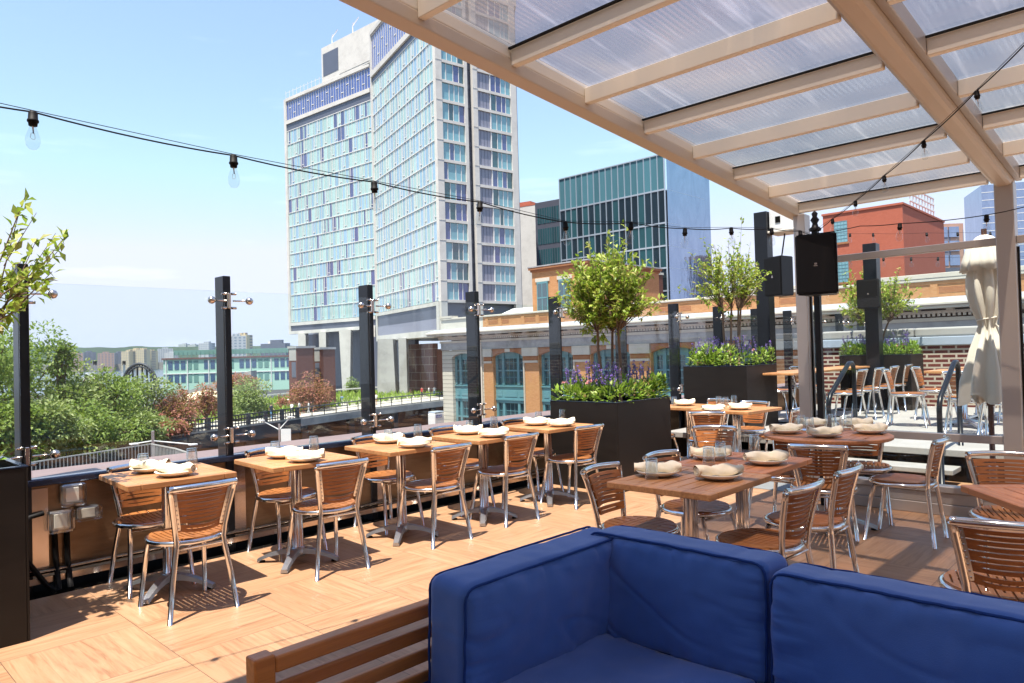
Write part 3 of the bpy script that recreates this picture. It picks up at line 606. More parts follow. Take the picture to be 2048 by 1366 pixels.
for x_ in (XA-.0265,):
    m=MB()
    for k in range(13): y=6.5-k*.655; m.tube([(x_,y,zr(y)+.02),(x_-.006,y,zr(y)+.02)],.008,8)
    m.build('bolts',MT['steel_fitting'],pg)
m,_=beam('b',XR,.14,.14,-2.2,6.9,-.02,ch=.02); m.build('side_beam',MT['pergola_beam'],pg)
RY=[6.80-.655*k for k in range(14)]
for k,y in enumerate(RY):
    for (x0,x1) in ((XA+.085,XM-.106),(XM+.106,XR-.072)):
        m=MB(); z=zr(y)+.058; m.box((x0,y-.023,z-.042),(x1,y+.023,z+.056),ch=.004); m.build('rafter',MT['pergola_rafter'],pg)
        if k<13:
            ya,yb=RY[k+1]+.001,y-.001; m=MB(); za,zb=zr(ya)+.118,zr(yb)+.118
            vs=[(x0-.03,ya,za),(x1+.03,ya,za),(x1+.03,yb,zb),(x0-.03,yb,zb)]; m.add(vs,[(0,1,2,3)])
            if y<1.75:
                for dz in (.03,.055): m.add([(q[0],q[1],q[2]+dz) for q in vs],[(0,1,2,3)])      # extra layers added out of view, keeping direct sun off the sofa
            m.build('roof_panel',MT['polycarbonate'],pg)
            if k%2==0:
                m=MB(); m.box((x0,y-.044,zr(y)+.104),(x1,y-.0265,zr(y)+.114)); m.build('seal',MT['rubber_black'],pg)
# posts and glazed wall
for x,w_ in ((XA+.09,.11),(XM,.13),(XR,.13)):
    m=MB(); m.box((x-w_/2,YW-.07,0),(x+w_/2,YW+.07,zr(YW)+.0),ch=.008); p=m.build('post',MT['frame_grey'],pg)
    m=MB(); m.box((x+w_/2+.001,YW-.012,.21),(x+w_/2+.016,YW+.012,2.19)); m.build('gasket',MT['rubber_black'],p)
gw=empty('glazed_wall',(0,0,0),0,'framed glass wall with beige rails closing the end of the pergola','glass wall')
for a,b in ((XA+.147,XM-.067),(XM+.067,XR-.067)):
    for nm,z0,z1,d in (('sill',.0,.095,.05),('sill',.098,.19,.045),('sill',.193,.245,.06),('rail',.62,.685,.03),('rail',2.215,2.275,.03)):
        m=MB(); m.box((a,YW-d,z0),(b,YW+d,z1),ch=.004); m.build(nm,MT['frame_grey'],gw)
    for z0,z1 in ((.246,.619),(.686,2.214)):
        m=MB(); m.box((a,YW-.004,z0),(b,YW+.004,z1)); m.build('pane',MT['screen_glass'],gw)
# ------------------------------------------------------------------ planters
def planter(x0,y0,x1,y1,z1,label,z0=0):
    e=empty('planter_box',((x0+x1)/2,(y0+y1)/2,z0)); cx_,cy_=(x0+x1)/2,(y0+y1)/2; m=MB(); a=(x1-x0)/2;b=(y1-y0)/2;h=z1-z0;t_=.012
    m.box((-a,-b,.0),(a,-b+t_,h),ch=.003); m.box((-a,b-t_,0),(a,b,h),ch=.003); m.box((-a,-b+t_,0),(-a+t_,b-t_,h),ch=.003); m.box((a-t_,-b+t_,0),(a,b-t_,h),ch=.003)
    m.build('box',MT['planter_metal'],e); m=MB(); m.box((-a+t_,-b+t_,h-.07),(a-t_,b-t_,h-.05)); m.build('soil',MT['soil'],e)
    m=MB()
    for (p,q) in (((-a,-b,h+.002),(a,-b,h+.002)),((-a,b,h+.002),(a,b,h+.002))): m.bar((p[0]+.0,p[1]+(.012 if p[1]<0 else -.012),h+.0035),(q[0],q[1]+(.012 if q[1]<0 else -.012),h+.0035),.03,.006)
    m.bar((-a+.012,-b+.028,h+.0035),(-a+.012,b-.028,h+.0035),.03,.006); m.bar((a-.012,-b+.028,h+.0035),(a-.012,b-.028,h+.0035),.03,.006)
    m.build('rim',MT['cap_blue'],e)
    return tag(e,label,'planter','black metal planters')
planter(-5.36,-.35,-4.50,.93,.92,'black planter cut off by the left edge of the photo')
planter(-5.18,5.95,-4.28,6.97,.92,'black planter with the nearest full tree, beside the fifth small table')
planter(-5.36,9.10,-4.40,10.07,1.20,'long black planter with the thin-stemmed tree, behind the sunlit back table',.34)
planter(-4.55,13.0,-3.42,13.75,1.26,'black planter with a small tree in front of the maroon brick wall',.34)
def leaf(m,p,d,n,L,W,mat=0):
    d=d.normalized(); s_=d.cross(n)
    if s_.length<1e-4: s_=Vector((1,0,0))
    s_.normalize(); n=s_.cross(d); q=p+d*L*.5-n*L*.06; e_=p+d*L-n*L*.22
    m.add([p,q+s_*W/2+n*W*.25,e_,q-s_*W/2+n*W*.25,q],[(0,1,4),(1,2,4),(0,4,3),(4,2,3)],mat,True)
def rv(r): 
    while 1:
        v=Vector((r.uniform(-1,1),r.uniform(-1,1),r.uniform(-1,1)))
        if .01<v.length<1: return v
def potted_tree(base,cc,rad,zr_,ntrunk,ntip,lpt,L,seed,label,name='crepe_myrtle',spread=.12):
    r=random.Random(seed); e=empty(name,base,0,label,'tree','small multi-stemmed trees in planters'); b=Vector(base); cc=Vector(cc)-b
    tips=[]; mt=MB(); lf=MB()
    tr=[]
    for k in range(ntrunk):
        g=2*PI*k/ntrunk+r.uniform(-.4,.4); p0=Vector((math.cos(g)*spread,math.sin(g)*spread,0)); top=Vector((cc.x+math.cos(g)*rad*.22,cc.y+math.sin(g)*rad*.22,cc.z-zr_*.75))
        mid=p0.lerp(top,.5)+rv(r)*.03; m=MB(); m.tube([p0,p0.lerp(mid,.5)+rv(r)*.012,mid,mid.lerp(top,.5)+rv(r)*.014,top],[.021,.019,.018,.016,.014],7); m.build('trunk',MT['bark'],e); tr.append(top)
    br=MB(); mains=[]
    for k in range(ntip):
        v=rv(r).normalized(); v.z=v.z*.95+.12; rr_=r.uniform(.35,1.0)**.6*(.78+.55*noise.noise(v*1.9+Vector((seed,0,0))))
        tip=cc+Vector((v.x*rad*rr_,v.y*rad*rr_,v.z*zr_*rr_)); 
        if r.random()<.24: tip=tip+((tip-cc).normalized()+Vector((0,0,.35)))*rad*r.uniform(.1,.42)
        s0=min(tr,key=lambda q:(q-tip).length); mid=s0.lerp(tip,.5)+Vector((0,0,.04*rad))+rv(r)*.07*rad
        if k%2==0: br.tube([s0,mid,tip],[.006,.004,.0018],4,cap=False)
        else: br.tube([mid,tip],[.003,.0015],4,cap=False)
        d0=(tip-mid).normalized()
        for j in range(lpt):
            t_=r.random()**.7; p=mid.lerp(tip,t_)+rv(r)*.02; d=(d0*.6+rv(r)*.9+Vector((0,0,-.05))).normalized(); n=(Vector((0,0,1))+rv(r)*.7).normalized()
            leaf(lf,p,d,n,L*r.uniform(.7,1.2),L*r.uniform(.38,.56))
    br.build('branches',MT['bark'],e); lf.build('crown',MT['leaf_myrtle'],e); return e
v=uX(-60,560,-4.90)
potted_tree((-4.9,v.y-.05,.87),(-4.9,v.y,v.z),.52,.40,3,105,12,.072,3,'tree with loose leafy shoots entering at the left edge of the photo')
potted_tree((-4.72,6.46,.87),(-4.74,6.46,2.08),.60,.55,3,380,17,.068,5,'nearest full tree with a dense round yellow-green crown, in the planter by the fifth table')
potted_tree((-4.85,9.6,1.14),(-4.82,9.6,2.46),.66,.62,4,200,12,.068,8,'taller airy tree with four thin stems in the long planter')
potted_tree((-4.05,13.35,1.2),(-4.0,13.35,2.22),.74,.54,2,190,14,.074,9,'small sparse tree behind the glazed wall, in front of the brick wall',spread=.06)
def flowers(x0,y0,x1,y1,z,seed,nl,ns,npk,label,hh=.26):
    r=random.Random(seed); e=empty('flower_bed',((x0+x1)/2,(y0+y1)/2,z),0,label,'flowers','flower beds filling the planters'); a=(x1-x0)/2;b=(y1-y0)/2
    m=MB(); cl=[(r.uniform(-a,a),r.uniform(-b,b),r.uniform(.13,.24),r.uniform(.55,1)) for _ in range(int(14*a*b/.2)+8)]
    for k in range(nl):
        c=r.choice(cl); v=rv(r).normalized(); v.z=abs(v.z); p=Vector((max(-a,min(a,c[0]+v.x*c[2])),max(-b,min(b,c[1]+v.y*c[2])),.05+v.z*hh*c[3]))
        leaf(m,p,v+rv(r)*.6+Vector((0,0,.45)),Vector((0,0,1))+rv(r)*.5,r.uniform(.05,.09),r.uniform(.02,.038))
    m.build('leaves',MT['leaf_bed'],e); m=MB(); st=MB()
    for k in range(ns):
        c=Vector((r.uniform(-a,a),r.uniform(-b,b),.12)); t_=c+Vector((r.uniform(-.06,.06),r.uniform(-.06,.06),r.uniform(.17,.34))); st.tube([c,t_],.0025,4,cap=False)
        for j in range(34):
            q=c.lerp(t_,r.uniform(.45,1.05)); leaf(m,q,rv(r)+Vector((0,0,.5)),rv(r),.024,.016)
    st.build('stems',MT['leaf_bed'],e); m.build('purple_spikes',MT['petal_purple'],e); m=MB()
    for k in range(npk):
        c=Vector((r.uniform(-a,a),r.uniform(-b,b),hh*r.uniform(.8,1.1)))
        for j in range(14): leaf(m,c,rv(r)+Vector((0,0,.6)),rv(r),.026,.02)
    m.build('pink_blooms',MT['petal_pink'],e)
flowers(-5.14,6.0,-4.33,6.92,.86,11,1900,60,11,'leafy bed with purple spikes and pink blooms in the nearest full planter')
flowers(-5.32,9.14,-4.44,10.03,1.15,12,1700,64,12,'bed with tall purple spikes in the long planter',.28)
flowers(-4.5,13.05,-3.47,13.7,1.2,13,1500,30,6,'small leafy bed with purple spikes in front of the brick wall',.22)
flowers(-5.3,-.3,-4.55,.85,.86,14,900,26,3,'dark leaves and purple spikes in the planter at the left edge',.16)
# ------------------------------------------------------------------ pillars, speakers, umbrella, rails
def speaker(c,w_,d,h,rz,label,tilt=0):
    e=empty('loudspeaker',c,rz,label,'speaker','black loudspeakers'); m=MB(); a=w_/2
    vs=[(-a,-d/2,0),(a,-d/2,0),(a*.72,d/2,0),(-a*.72,d/2,0)]; v2=[(x,y,h) for x,y,_ in vs]
    bm=bmesh.new(); bv=[bm.verts.new(p) for p in vs+v2]
    for f in ((3,2,1,0),(4,5,6,7),(0,1,5,4),(1,2,6,5),(2,3,7,6),(3,0,4,7)): bm.faces.new([bv[i] for i in f])
    bmesh.ops.bevel(bm,geom=bm.edges[:],offset=.012,segments=2,affect='EDGES'); bm.verts.index_update()
    m.add([x.co.copy() for x in bm.verts],[[x.index for x in f.verts] for f in bm.faces]); bm.free(); m.build('cabinet',MT['black_metal'],e)
    m=MB(); m.box((-a+.018,-d/2-.006,.018),(a-.018,-d/2-.001,h-.018),ch=.002); g=m.build('grille',MT['rubber_black'],e)
    m=MB(); m.box((-.016,-d/2-.009,h*.46),(.016,-d/2-.0065,h*.475)); m.box((-.011,-d/2-.009,h*.485),(.011,-d/2-.0065,h*.515),ch=.001); m.build('badge',MT['steel_fitting'],g)
    if tilt: e.rotation_euler=(tilt,0,rz)
    return e
m=MB(); e=empty('speaker_pole',(-2.49,6.62,0),0,'slim black pole with cast finial carrying the big speaker','pole')
m.box((-.026,-.03,0),(.026,.03,2.50),ch=.006); m.build('shaft',MT['black_metal'],e); m=MB(); m.lathe([(.05,2.5),(.055,2.52),(.03,2.54),(.022,2.57),(.04,2.60),(.02,2.63),(.028,2.66),(.0,2.69)],(0,0,0),14); m.build('finial',MT['black_metal'],e)
speaker((-2.38,6.40,1.895),.345,.26,.53,R(8),'big black speaker in front of the pergola corner post')
def pillar(x,y,z0,z1,s_,label):
    m=MB(); m.box((x-s_,y-s_,z0),(x+s_,y+s_,z1),ch=.005); o=m.build('pillar',MT['post_black']); tag(o,label,'pillar','tall black square pillars'); return o
pillar(-5.0,11.1,.34,3.62,.105,'tall black pillar rising behind the long planter'); pillar(-3.92,12.85,.34,3.14,.105,'tall black pillar behind the glazed wall')
speaker((-4.60,10.75,2.23),.36,.30,.60,R(-22),'black speaker on the pillar behind the long planter, side turned to camera')
speaker((-3.90,12.58,2.04),.34,.22,.48,R(12),'grey-looking speaker on the far pillar, seen through the glazed wall')
e=empty('utility_box',(-4.86,11.25,0),0,'white ventilated box mounted high beside the tall pillar','box'); m=MB(); m.box((-.02,-.18,3.30),(.40,.18,3.66),ch=.006); m.build('housing',MT['white_paint'],e)
m=MB(); m.box((.08,-.19,3.42),(.16,-.181,3.52)); m.build('vent',MT['gutter'],e); m=MB(); m.box((-.06,-.22,3.262),(.44,.22,3.298),ch=.008); m.build('tray',MT['umbrella_cloth'],e); m=MB(); m.tube([(.15,0,3.26),(.08,-.1,2.6)],.012); m.build('arm',MT['black_metal'],e)
# closed umbrella
e=empty('closed_umbrella',(-1.33,7.42,0),0,'closed cream umbrella tied at the waist, behind the glazed wall','umbrella')
m=MB(); K=72; prof=[(2.39,.012),(2.37,.06),(2.32,.11),(2.26,.15),(2.16,.18),(2.10,.20),(2.08,.14),(2.0,.155),(1.88,.155),(1.75,.125),(1.64,.080),(1.585,.068),(1.52,.09),(1.38,.15),(1.22,.20),(1.10,.23),(1.0,.245)]; vs=[]
for i,(z,r_) in enumerate(prof):
    for k in range(K):
        g=2*PI*k/K; fold=.5+.5*math.cos(g*8+.6*math.sin(z*3)); fd=.34 if z<2.09 else .16; rr_=r_*(1-fd*fold)+.008*math.sin(g*13+z*7)
        dz=-.10*abs(math.sin(g*2+.5))+.03*math.sin(g*5) if i==len(prof)-1 else (-.04*abs(math.sin(g*4)) if i==5 else 0); vs.append((rr_*math.cos(g),rr_*math.sin(g),z+dz))
m.add(vs,[(i*K+k,i*K+(k+1)%K,(i+1)*K+(k+1)%K,(i+1)*K+k) for i in range(len(prof)-1) for k in range(K)],sm=True); m.build('canopy',MT['umbrella_cloth'],e)
m=MB(); m.tube([(.078*math.cos(g*.35),.078*math.sin(g*.35),1.59+.004*g) for g in range(20)],.007); m.tube([(.06,-.02,1.6),(.10,-.05,1.56),(.11,-.06,1.5)],.006); m.build('tie',MT['umbrella_cloth'],e)
m=MB(); m.tube([(0,0,.33),(0,0,2.44)],.022,12); m.lathe([(.03,.88),(.035,.93),(.022,.97)],n=12); m.build('pole',MT['rust_steel'],e)
m=MB(); m.tube([(0,0,.02),(0,0,.345)],.029,14); m.lathe([(.03,.335),(.04,.34),(.04,.352),(.0,.352)],n=14); m.build('sleeve',MT['steel_fitting'],e)
m=MB(); m.box((-.36,-.36,.0),(-.005,.30,.05),ch=.012); m.build('base_slab',MT['mat_slate'],e); m=MB(); m.box((.005,-.36,.0),(.36,.30,.05),ch=.012); m.build('base_slab',MT['mat_slate'],e)
def handrail(x,yf,label):
    e=empty('handrail',(x,yf,0),0,label,'handrail','bent steel handrails of the upper deck step'); m=MB()
    m.tube([(0,0,0),(0,0,.78),(0,.02,.84),(0,.06,.90),(0,.62,1.21),(0,.68,1.235),(0,.76,1.235),(0,.81,1.20),(0,.825,1.14),(0,.825,.34)],.026,10); m.build('rail_tube',MT['post_black'],e)
handrail(-1.86,7.98,'dark bent handrail right of centre behind the glazed wall, next to the umbrella'); handrail(-2.93,8.0,'dark bent handrail seen just right of the speaker pole')
# neighbour's brick wall bounding the upper deck
e=empty('brick_wall',(0,0,0),0,'maroon brick wall with pale mortar and rough stone coping behind the upper deck','wall')
m=MB(); m.box((-5.2,14,-1),(6,14.4,1.40)); m.build('brickwork',MT['brick_maroon'],e); m=MB(); m.box((-5.22,13.95,1.401),(6,14.42,1.55),ch=.01); m.build('flashing',MT['flashing'],e)
m=MB()
for k in range(7): m.box((-5.2+k*1.6,13.98,1.552),(-5.2+k*1.6+1.585,14.4,1.71),ch=.03)
m.build('coping',MT['concrete_grey'],e)
# ------------------------------------------------------------------ string lights
def make_bulb():
    e=empty('string_bulb'); m=MB(); m.lathe([(0,.004),(.012,.003),(.016,-.006),(.017,-.030),(.020,-.032),(.020,-.040),(.016,-.042),(.015,-.055),(0,-.055)],n=12); m.build('socket',MT['rubber_black'],e)
    m=MB(); m.lathe([(.011,-.056),(.015,-.07),(.024,-.098),(.0262,-.115),(.022,-.135),(.012,-.147),(0,-.150)],n=16); b=m.build('glass_bulb',MT['bulb_glass'],e)
    m=MB(); m.tube([(.0,0,-.057),(.002,0,-.085)],.003,5); m.tube([(-.006,0,-.084),(-.009,0,-.104),(-.004,0,-.108),(.004,0,-.108),(.009,0,-.104),(.006,0,-.084)],.0008,4); m.build('filament',MT['steel_fitting'],b); return e
bulb0=make_bulb(); bu=[0]
def meet(px,A,B):                                                  # sight line meeting the vertical plane through A and B
    d=ray(*px); n=Vector((B.y-A.y,A.x-B.x)); t=(n.x*A.x+n.y*A.y)/(n.x*d.x+n.y*d.y); return Vector((t*d.x,t*d.y,CAMH+t*d.z))
def string(pts,bulbs,A,B,label,blabels,r=.0035,wire=True,scale=1,group='clear bulbs on the black string lights'):
    P=[meet(p,A,B) for p in pts]; m=MB(); dn=[]
    for i in range(len(P)-1):
        n=8
        for k in range(n): dn.append(P[i].lerp(P[i+1],k/n)-Vector((0,0,.035*scale*4*(k/n)*(1-k/n)*min(1,(P[i+1]-P[i]).length/2))))
    dn.append(P[-1]); m.tube(dn,r,6); o=m.build('light_string',MT['rubber_black']); tag(o,label,'string light cord','cords of the string lights')
    if wire:
        m=MB(); Q=[P[0]+Vector((0,0,.02))]; 
        for i in range(1,len(P)-1): Q.append(P[i]+Vector((0,0,.006)))
        Q.append(P[-1]+Vector((0,0,.01))); m.tube(Q,.0016,5); m.build('support_wire',MT['rubber_black'],o)
    for b,l in zip(bulbs,blabels):
        e=bulb0 if bu[0]==0 else copy_tree(bulb0); bu[0]+=1; e.location=meet(b,A,B); e.scale=(scale,)*3; e.rotation_euler=(rnd.uniform(-.08,.08),rnd.uniform(-.08,.08),rnd.uniform(0,3)); tag(e,l,'light bulb',group)
P=Vector((-2.49,6.6,2.55)); A=uD(66,225,2.75)
BL=[(66,224),(467,311),(748,364),(960,404),(1130,444),(1262,445),(1370,457),(1462,456),(1543,457),(1600,462)]
string([(-260,160)]+BL+[(1624,470)],BL,A,P,'long black cord sagging from the upper left to the speaker pole',['largest bulb, hanging at the upper left against the sky','bulb in the sky left of the hotel','bulb in front of the hotel corner line','bulb in front of the dark slot of the hotel','bulb over the white building right of the hotel','bulb in front of the dark glass building','bulb in front of the mirrored side of the glass building','bulb above the airy second tree','bulb just left of the pergola corner post','bulb overlapping the pergola corner post'])
A=uD(1953,182,3.75); BL=[(1665,438),(1711,402),(1768,352),(1847,282),(1953,182)]
string([(1624,468)]+BL+[(2060,78)],BL,A,P,'black cord climbing under the roof panels to the upper right',['lowest bulb of the rising string, beside the pole finial','bulb just under the front edge of the roof','bulb under the roof, third from the pole','bulb under the middle beam end','highest bulb at the right, under the roof'],scale=.78)
A=uD(1973,432,5.4); BL=[(1800,447),(1973,430)]
string([(1624,468),(1720,452)]+BL+[(2070,408)],BL,A,P,'black cord running right across the red brick building',['bulb in front of the corner of the red brick building','bulb hanging against the sky above the umbrella'],wire=False)
for y0,xs,l in ((466,(1700,1746,1853,1915,1980),'upper'),(515,(1700,1767,1822,1876,1930),'lower')):
    A=uD(1640,y0,12);B=uD(2000,y0,11.0); BL=[(x,y0+(x-1800)*-.01) for x in xs]
    string([(1640,y0)]+BL+[(2080,y0-4)],BL,A,B,'thin grey cord high above the upper deck, %s of the two'%l,['small distant bulb %s of the %s cord above the upper deck'%(q,l) for q in ('first from the left','second from the left','at the middle','second from the right','at the right end')],r=.002,wire=False,scale=1.05,group='small distant bulbs above the upper deck')
# ================================================================== the city beyond
def V2(x,y): return Vector((x,y,0))
def at(P0,P1,px):                                                   # where a sight line of column px meets the vertical plane P0-P1
    return meet((px,700),P0,P1)
class Face:
    """a vertical facade from P0 to P1 (plan), outward normal to the right of P0->P1 seen from above is the viewer side"""
    def __init__(s,P0,P1):
        s.P0=Vector((P0[0],P0[1],0)); s.P1=Vector((P1[0],P1[1],0)); s.d=(s.P1-s.P0); s.L=s.d.length; s.d.normalize(); s.n=Vector((s.d.y,-s.d.x,0))
    def p(s,u,z,o=0): return s.P0+s.d*u+s.n*o+Vector((0,0,z))
    def box(s,m,u0,u1,z0,z1,o0,o1,mat=0):
        vs=[s.p(u,z,o) for z in (z0,z1) for (u,o) in ((u0,o0),(u1,o0),(u1,o1),(u0,o1))]
        m.add(vs,[(0,1,2,3),(4,7,6,5),(0,4,5,1),(1,5,6,2),(2,6,7,3),(3,7,4,0)],mat)
    def quad(s,m,u0,u1,z0,z1,o=0,mat=0): m.add([s.p(u0,z0,o),s.p(u1,z0,o),s.p(u1,z1,o),s.p(u0,z1,o)],[(0,1,2,3)],mat)
def prism(m,pts,z0,z1,mat=0):
    n=len(pts); vs=[(x,y,z0) for x,y in pts]+[(x,y,z1) for x,y in pts]
    m.add(vs,[tuple(reversed(range(n))),tuple(range(n,2*n))]+[(i,(i+1)%n,(i+1)%n+n,i+n) for i in range(n)],mat)
# ---- slab hotel on stilts, folded open-book plan
hot=empty('hotel_tower',(-95,85,-12),0,'tall folded concrete and glass slab hotel standing on stilts above the rail park','building'); HO=Vector((95,-85,12))
def hb(m,name,mats,parent=None):
    o=m.build(name,mats,parent or hot); o.location=HO if parent is None else (0,0,0); return o
rh=random.Random(21)
E1,E2a,E2b,E3,ER=(-147.95,81.02),(-117.98,83.53),(-111.2,78.95),(-83.06,70.66),(-80.6,87.0)
FL=Face(E1,E2a); FR=Face(E2b,E3); FE=Face(E3,ER)
Z0=9.85;FH=3.1; CM=[MT['curtain_pale'],MT['curtain_blue'],MT['pane_indigo'],MT['white_paint']]
m=MB(); prism(m,[(-147.5,81.6),(-117.8,84.2),(-111.0,79.6),(-83.4,71.4),(-81.4,87.2),(-96,100),(-113,104),(-147,99)],7.4,60); hb(m,'core',MT['panel_slate'])
m=MB(); prism(m,[(-147.6,81.5),(-117.2,84.1),(-117.2,97),(-147.6,98)],60.01,60.6); prism(m,[(-111.1,79.5),(-83.3,71.2),(-81.0,87.2),(-95.8,100),(-111.1,103)],60.02,62.9); hb(m,'roof_slab',MT['concrete_pale'])
def curtain(F,u0,u1,z0,z1,n,wts,mull=.07,o=.10,parts='window_band',tall=False,low=True):
    m=MB(); w_=(u1-u0)/n; prev=0
    for i in range(n):
        q=rh.random(); a=u0+i*w_; c=0 if q<wts[0] else (1 if q<wts[1] else 2)
        if tall: c=0
        F.quad(m,a,a+w_,z0,z1,o,c)
        # half drawn curtain: a narrower strip of the other tone just proud of the pane
        if not tall and rh.random()<.5:
            s_=rh.uniform(.25,.6)*w_; F.quad(m,a+.1,a+.1+s_,z0+.1,z1-.1,o+.012,0 if c else 1)
        if i%3==(int(z0*7)%3) and not tall:
            F.box(m,a+w_*.3,a+w_*.42,z0+.1,z1-.1,o+.02,o+.08,3); F.box(m,a+w_*.42,a+w_,z0+.55,z0+.66,o+.02,o+.08,3)
        if tall:
            zz=z0+(z1-z0)*(.3 if (i//2)%2 else .62); F.box(m,a,a+w_,zz,zz+.14,o+.01,o+.08,3) if i%2 else None
    for i in range(n+1):
        a=u0+i*w_; F.box(m,a-mull/2,a+mull/2,z0,z1,o+.005,o+.09,3)
    F.box(m,u0,u1,z1-.07,z1+.07,o+.005,o+.12,3); return hb(m,parts,[MT['pane_topblue'] if tall else CM[0],CM[1],CM[2],CM[3]])
for k in range(14):
    curtain(FL,.9,FL.L,Z0+k*FH+.04,Z0+(k+1)*FH-.04,24,(.74,.90)); curtain(FR,.7,FR.L-.3,Z0+k*FH+.04,Z0+(k+1)*FH-.04,22,(.62,.95))
m=MB()
FL.box(m,0,.85,7.2,60.6,-.6,.35); FL.box(m,.851,FL.L,9.1,9.8,-.6,.40); FL.box(m,.851,FL.L,7.2,7.9,-.6,.40); FL.box(m,.851,FL.L,54.75,55.6,-.6,.45); FL.box(m,.851,FL.L,59.95,60.65,-.6,.45)
FR.box(m,0,.65,4.5,63.0,-6.,.35); FR.box(m,.651,FR.L,9.2,9.8,-.6,.35); FR.box(m,.651,FR.L,4.5,5.5,-.6,.40); FR.box(m,.651,FR.L,54.2,55.2,-.6,.55); FR.box(m,.651,FR.L,62.3,63.0,-.6,.45)
FR.box(m,FR.L-.9,FR.L,5.51,9.19,-.6,.38); hb(m,'concrete_frame',MT['concrete_pale'])
m=MB(); FL.box(m,.9,FL.L,7.91,9.09,-.6,.2); hb(m,'recess_band',MT['panel_slate']); m=MB(); FL.box(m,.9,FL.L,53.3,54.74,-.6,.2); hb(m,'recess_band',MT['panel_slate']); m=MB(); FR.box(m,.7,FR.L-.91,5.51,9.19,-.6,.2); hb(m,'recess_band',MT['panel_slate']); m=MB(); FR.box(m,.7,FR.L-.3,53.3,54.19,-.6,.2); hb(m,'recess_band',MT['panel_slate'])
m=MB(); FR.box(m,.7,FR.L-1.0,5.52,7.2,.21,.25); hb(m,'soffit_band',MT['curtain_grey'])
curtain(FL,.9,FL.L,55.65,59.9,34,(1,1),tall=True); curtain(FR,.7,FR.L-.3,55.3,62.2,26,(1,1),tall=True)
# end wall: two bays of windows with a dark slot between
uu=lambda px: (at(V2(*E3),V2(*ER),px)-V2(*E3)); U={p:uu(p).dot(FE.d) for p in (895,940,946,957,966,993,1033,1044)}
m=MB(); zt=60.6
for a,b in ((-.1,U[895]),(U[940],U[946]),(U[957],U[966]),(U[1033],U[1044])): FE.box(m,a,b,4.5 if a<0 else 4.6,zt,-.4,.36)
for k in range(-1,17):
    z=Z0+k*FH-.22
    for a,b in ((U[895]+.002,U[940]-.002),(U[966]+.002,U[1033]-.002)): FE.box(m,a,b,z,z+.44,-.4,.30)
for k in range(0,17):
    for a,b in ((-.12,U[895]+.02),(U[957]-.01,U[966]+.01)): FE.box(m,a,b,Z0+k*FH+.0,Z0+k*FH+.06,.361,.40)
hb(m,'end_frame',MT['concrete_pale'])
m=MB(); FE.box(m,U[946]+.01,U[957]-.01,4.6,60,-1.6,-.9); 
for k in range(0,17): FE.box(m,U[946]+.01,U[957]-.01,Z0+k*FH,Z0+k*FH+.8,-.89,-.5)
hb(m,'dark_slot',MT['panel_slate'])
for k in range(16):
    z0,z1=Z0+k*FH+.23,Z0+(k+1)*FH-.23
    for (a,b,n) in ((U[895],U[940],4),(U[993]+.1,U[1033],4)):
        m=MB(); cuts=[0]+sorted(rh.uniform(.18,.85) for _ in range(2))+[1]; cuts=[0,.25+rh.uniform(-.05,.1),.52+rh.uniform(-.04,.08),.76+rh.uniform(-.04,.06),1]
        for i in range(4):
            q=rh.random(); c=0 if q<.68 else (1 if q<.8 else 2); FE.quad(m,a+(b-a)*cuts[i],a+(b-a)*cuts[i+1],z0,z1,.06,c)
            if i: x=a+(b-a)*cuts[i]; FE.box(m,x-.05,x+.05,z0,z1,.065,.14,3)
        hb(m,'window',[MT['pane_teal'],MT['pane_green'],MT['pane_indigo'],MT['white_paint']])
    m=MB(); a,b=U[966],U[993]-.1; FE.quad(m,a,b,z0,z1,.05,0); FE.box(m,b,b+.18,z0,z1,.03,.2,1)
    for i in range(1,4): FE.box(m,a+(b-a)*i/4-.025,a+(b-a)*i/4+.025,z0,z1,.055,.085,2)
    hb(m,'panel',[MT['curtain_grey'],MT['white_paint'],MT['panel_slate']])
# penthouse, roof rail, roof plants
pa,pb=uD(656,700,152),uD(700,700,147); Fp=Face((pa.x,pa.y),((pb-pa).normalized()*34+pa).xy[:]); m=MB(); Fp.box(m,0,34,60.61,68.3,-9,0); hb(m,'penthouse',MT['concrete_pale']); m=MB(); Fp.box(m,.6,6,62,66.8,.01,.05); hb(m,'louvre',MT['panel_slate'])
m=MB(); Fp.box(m,6.2,30,61,66.4,.01,.06); hb(m,'light_wall',MT['concrete_pale'])
m=MB(); 
for k in range(22): u=.6+k*1.4; FL.box(m,u,u+.07,60.66,62.4,.1,.17)
FL.box(m,.5,FL.L,62.0,62.05,.1,.15); hb(m,'roof_railing',MT['white_paint'])
m=MB(); FE_=Fp; 
for (u,h) in ((1.2,5.2),(8.5,5.6)):
    p=Fp.p(u,68.3,-2); m.tube([p,p+Vector((0,0,h*.5)),p+Vector((.3,0,h*.62))],.12,5); m.tube([p+Vector((.1,0,h*.5)),p+Fp.d*2.0+Vector((0,0,h*.72))],.10,5)
hb(m,'roof_crane',MT['white_paint'])
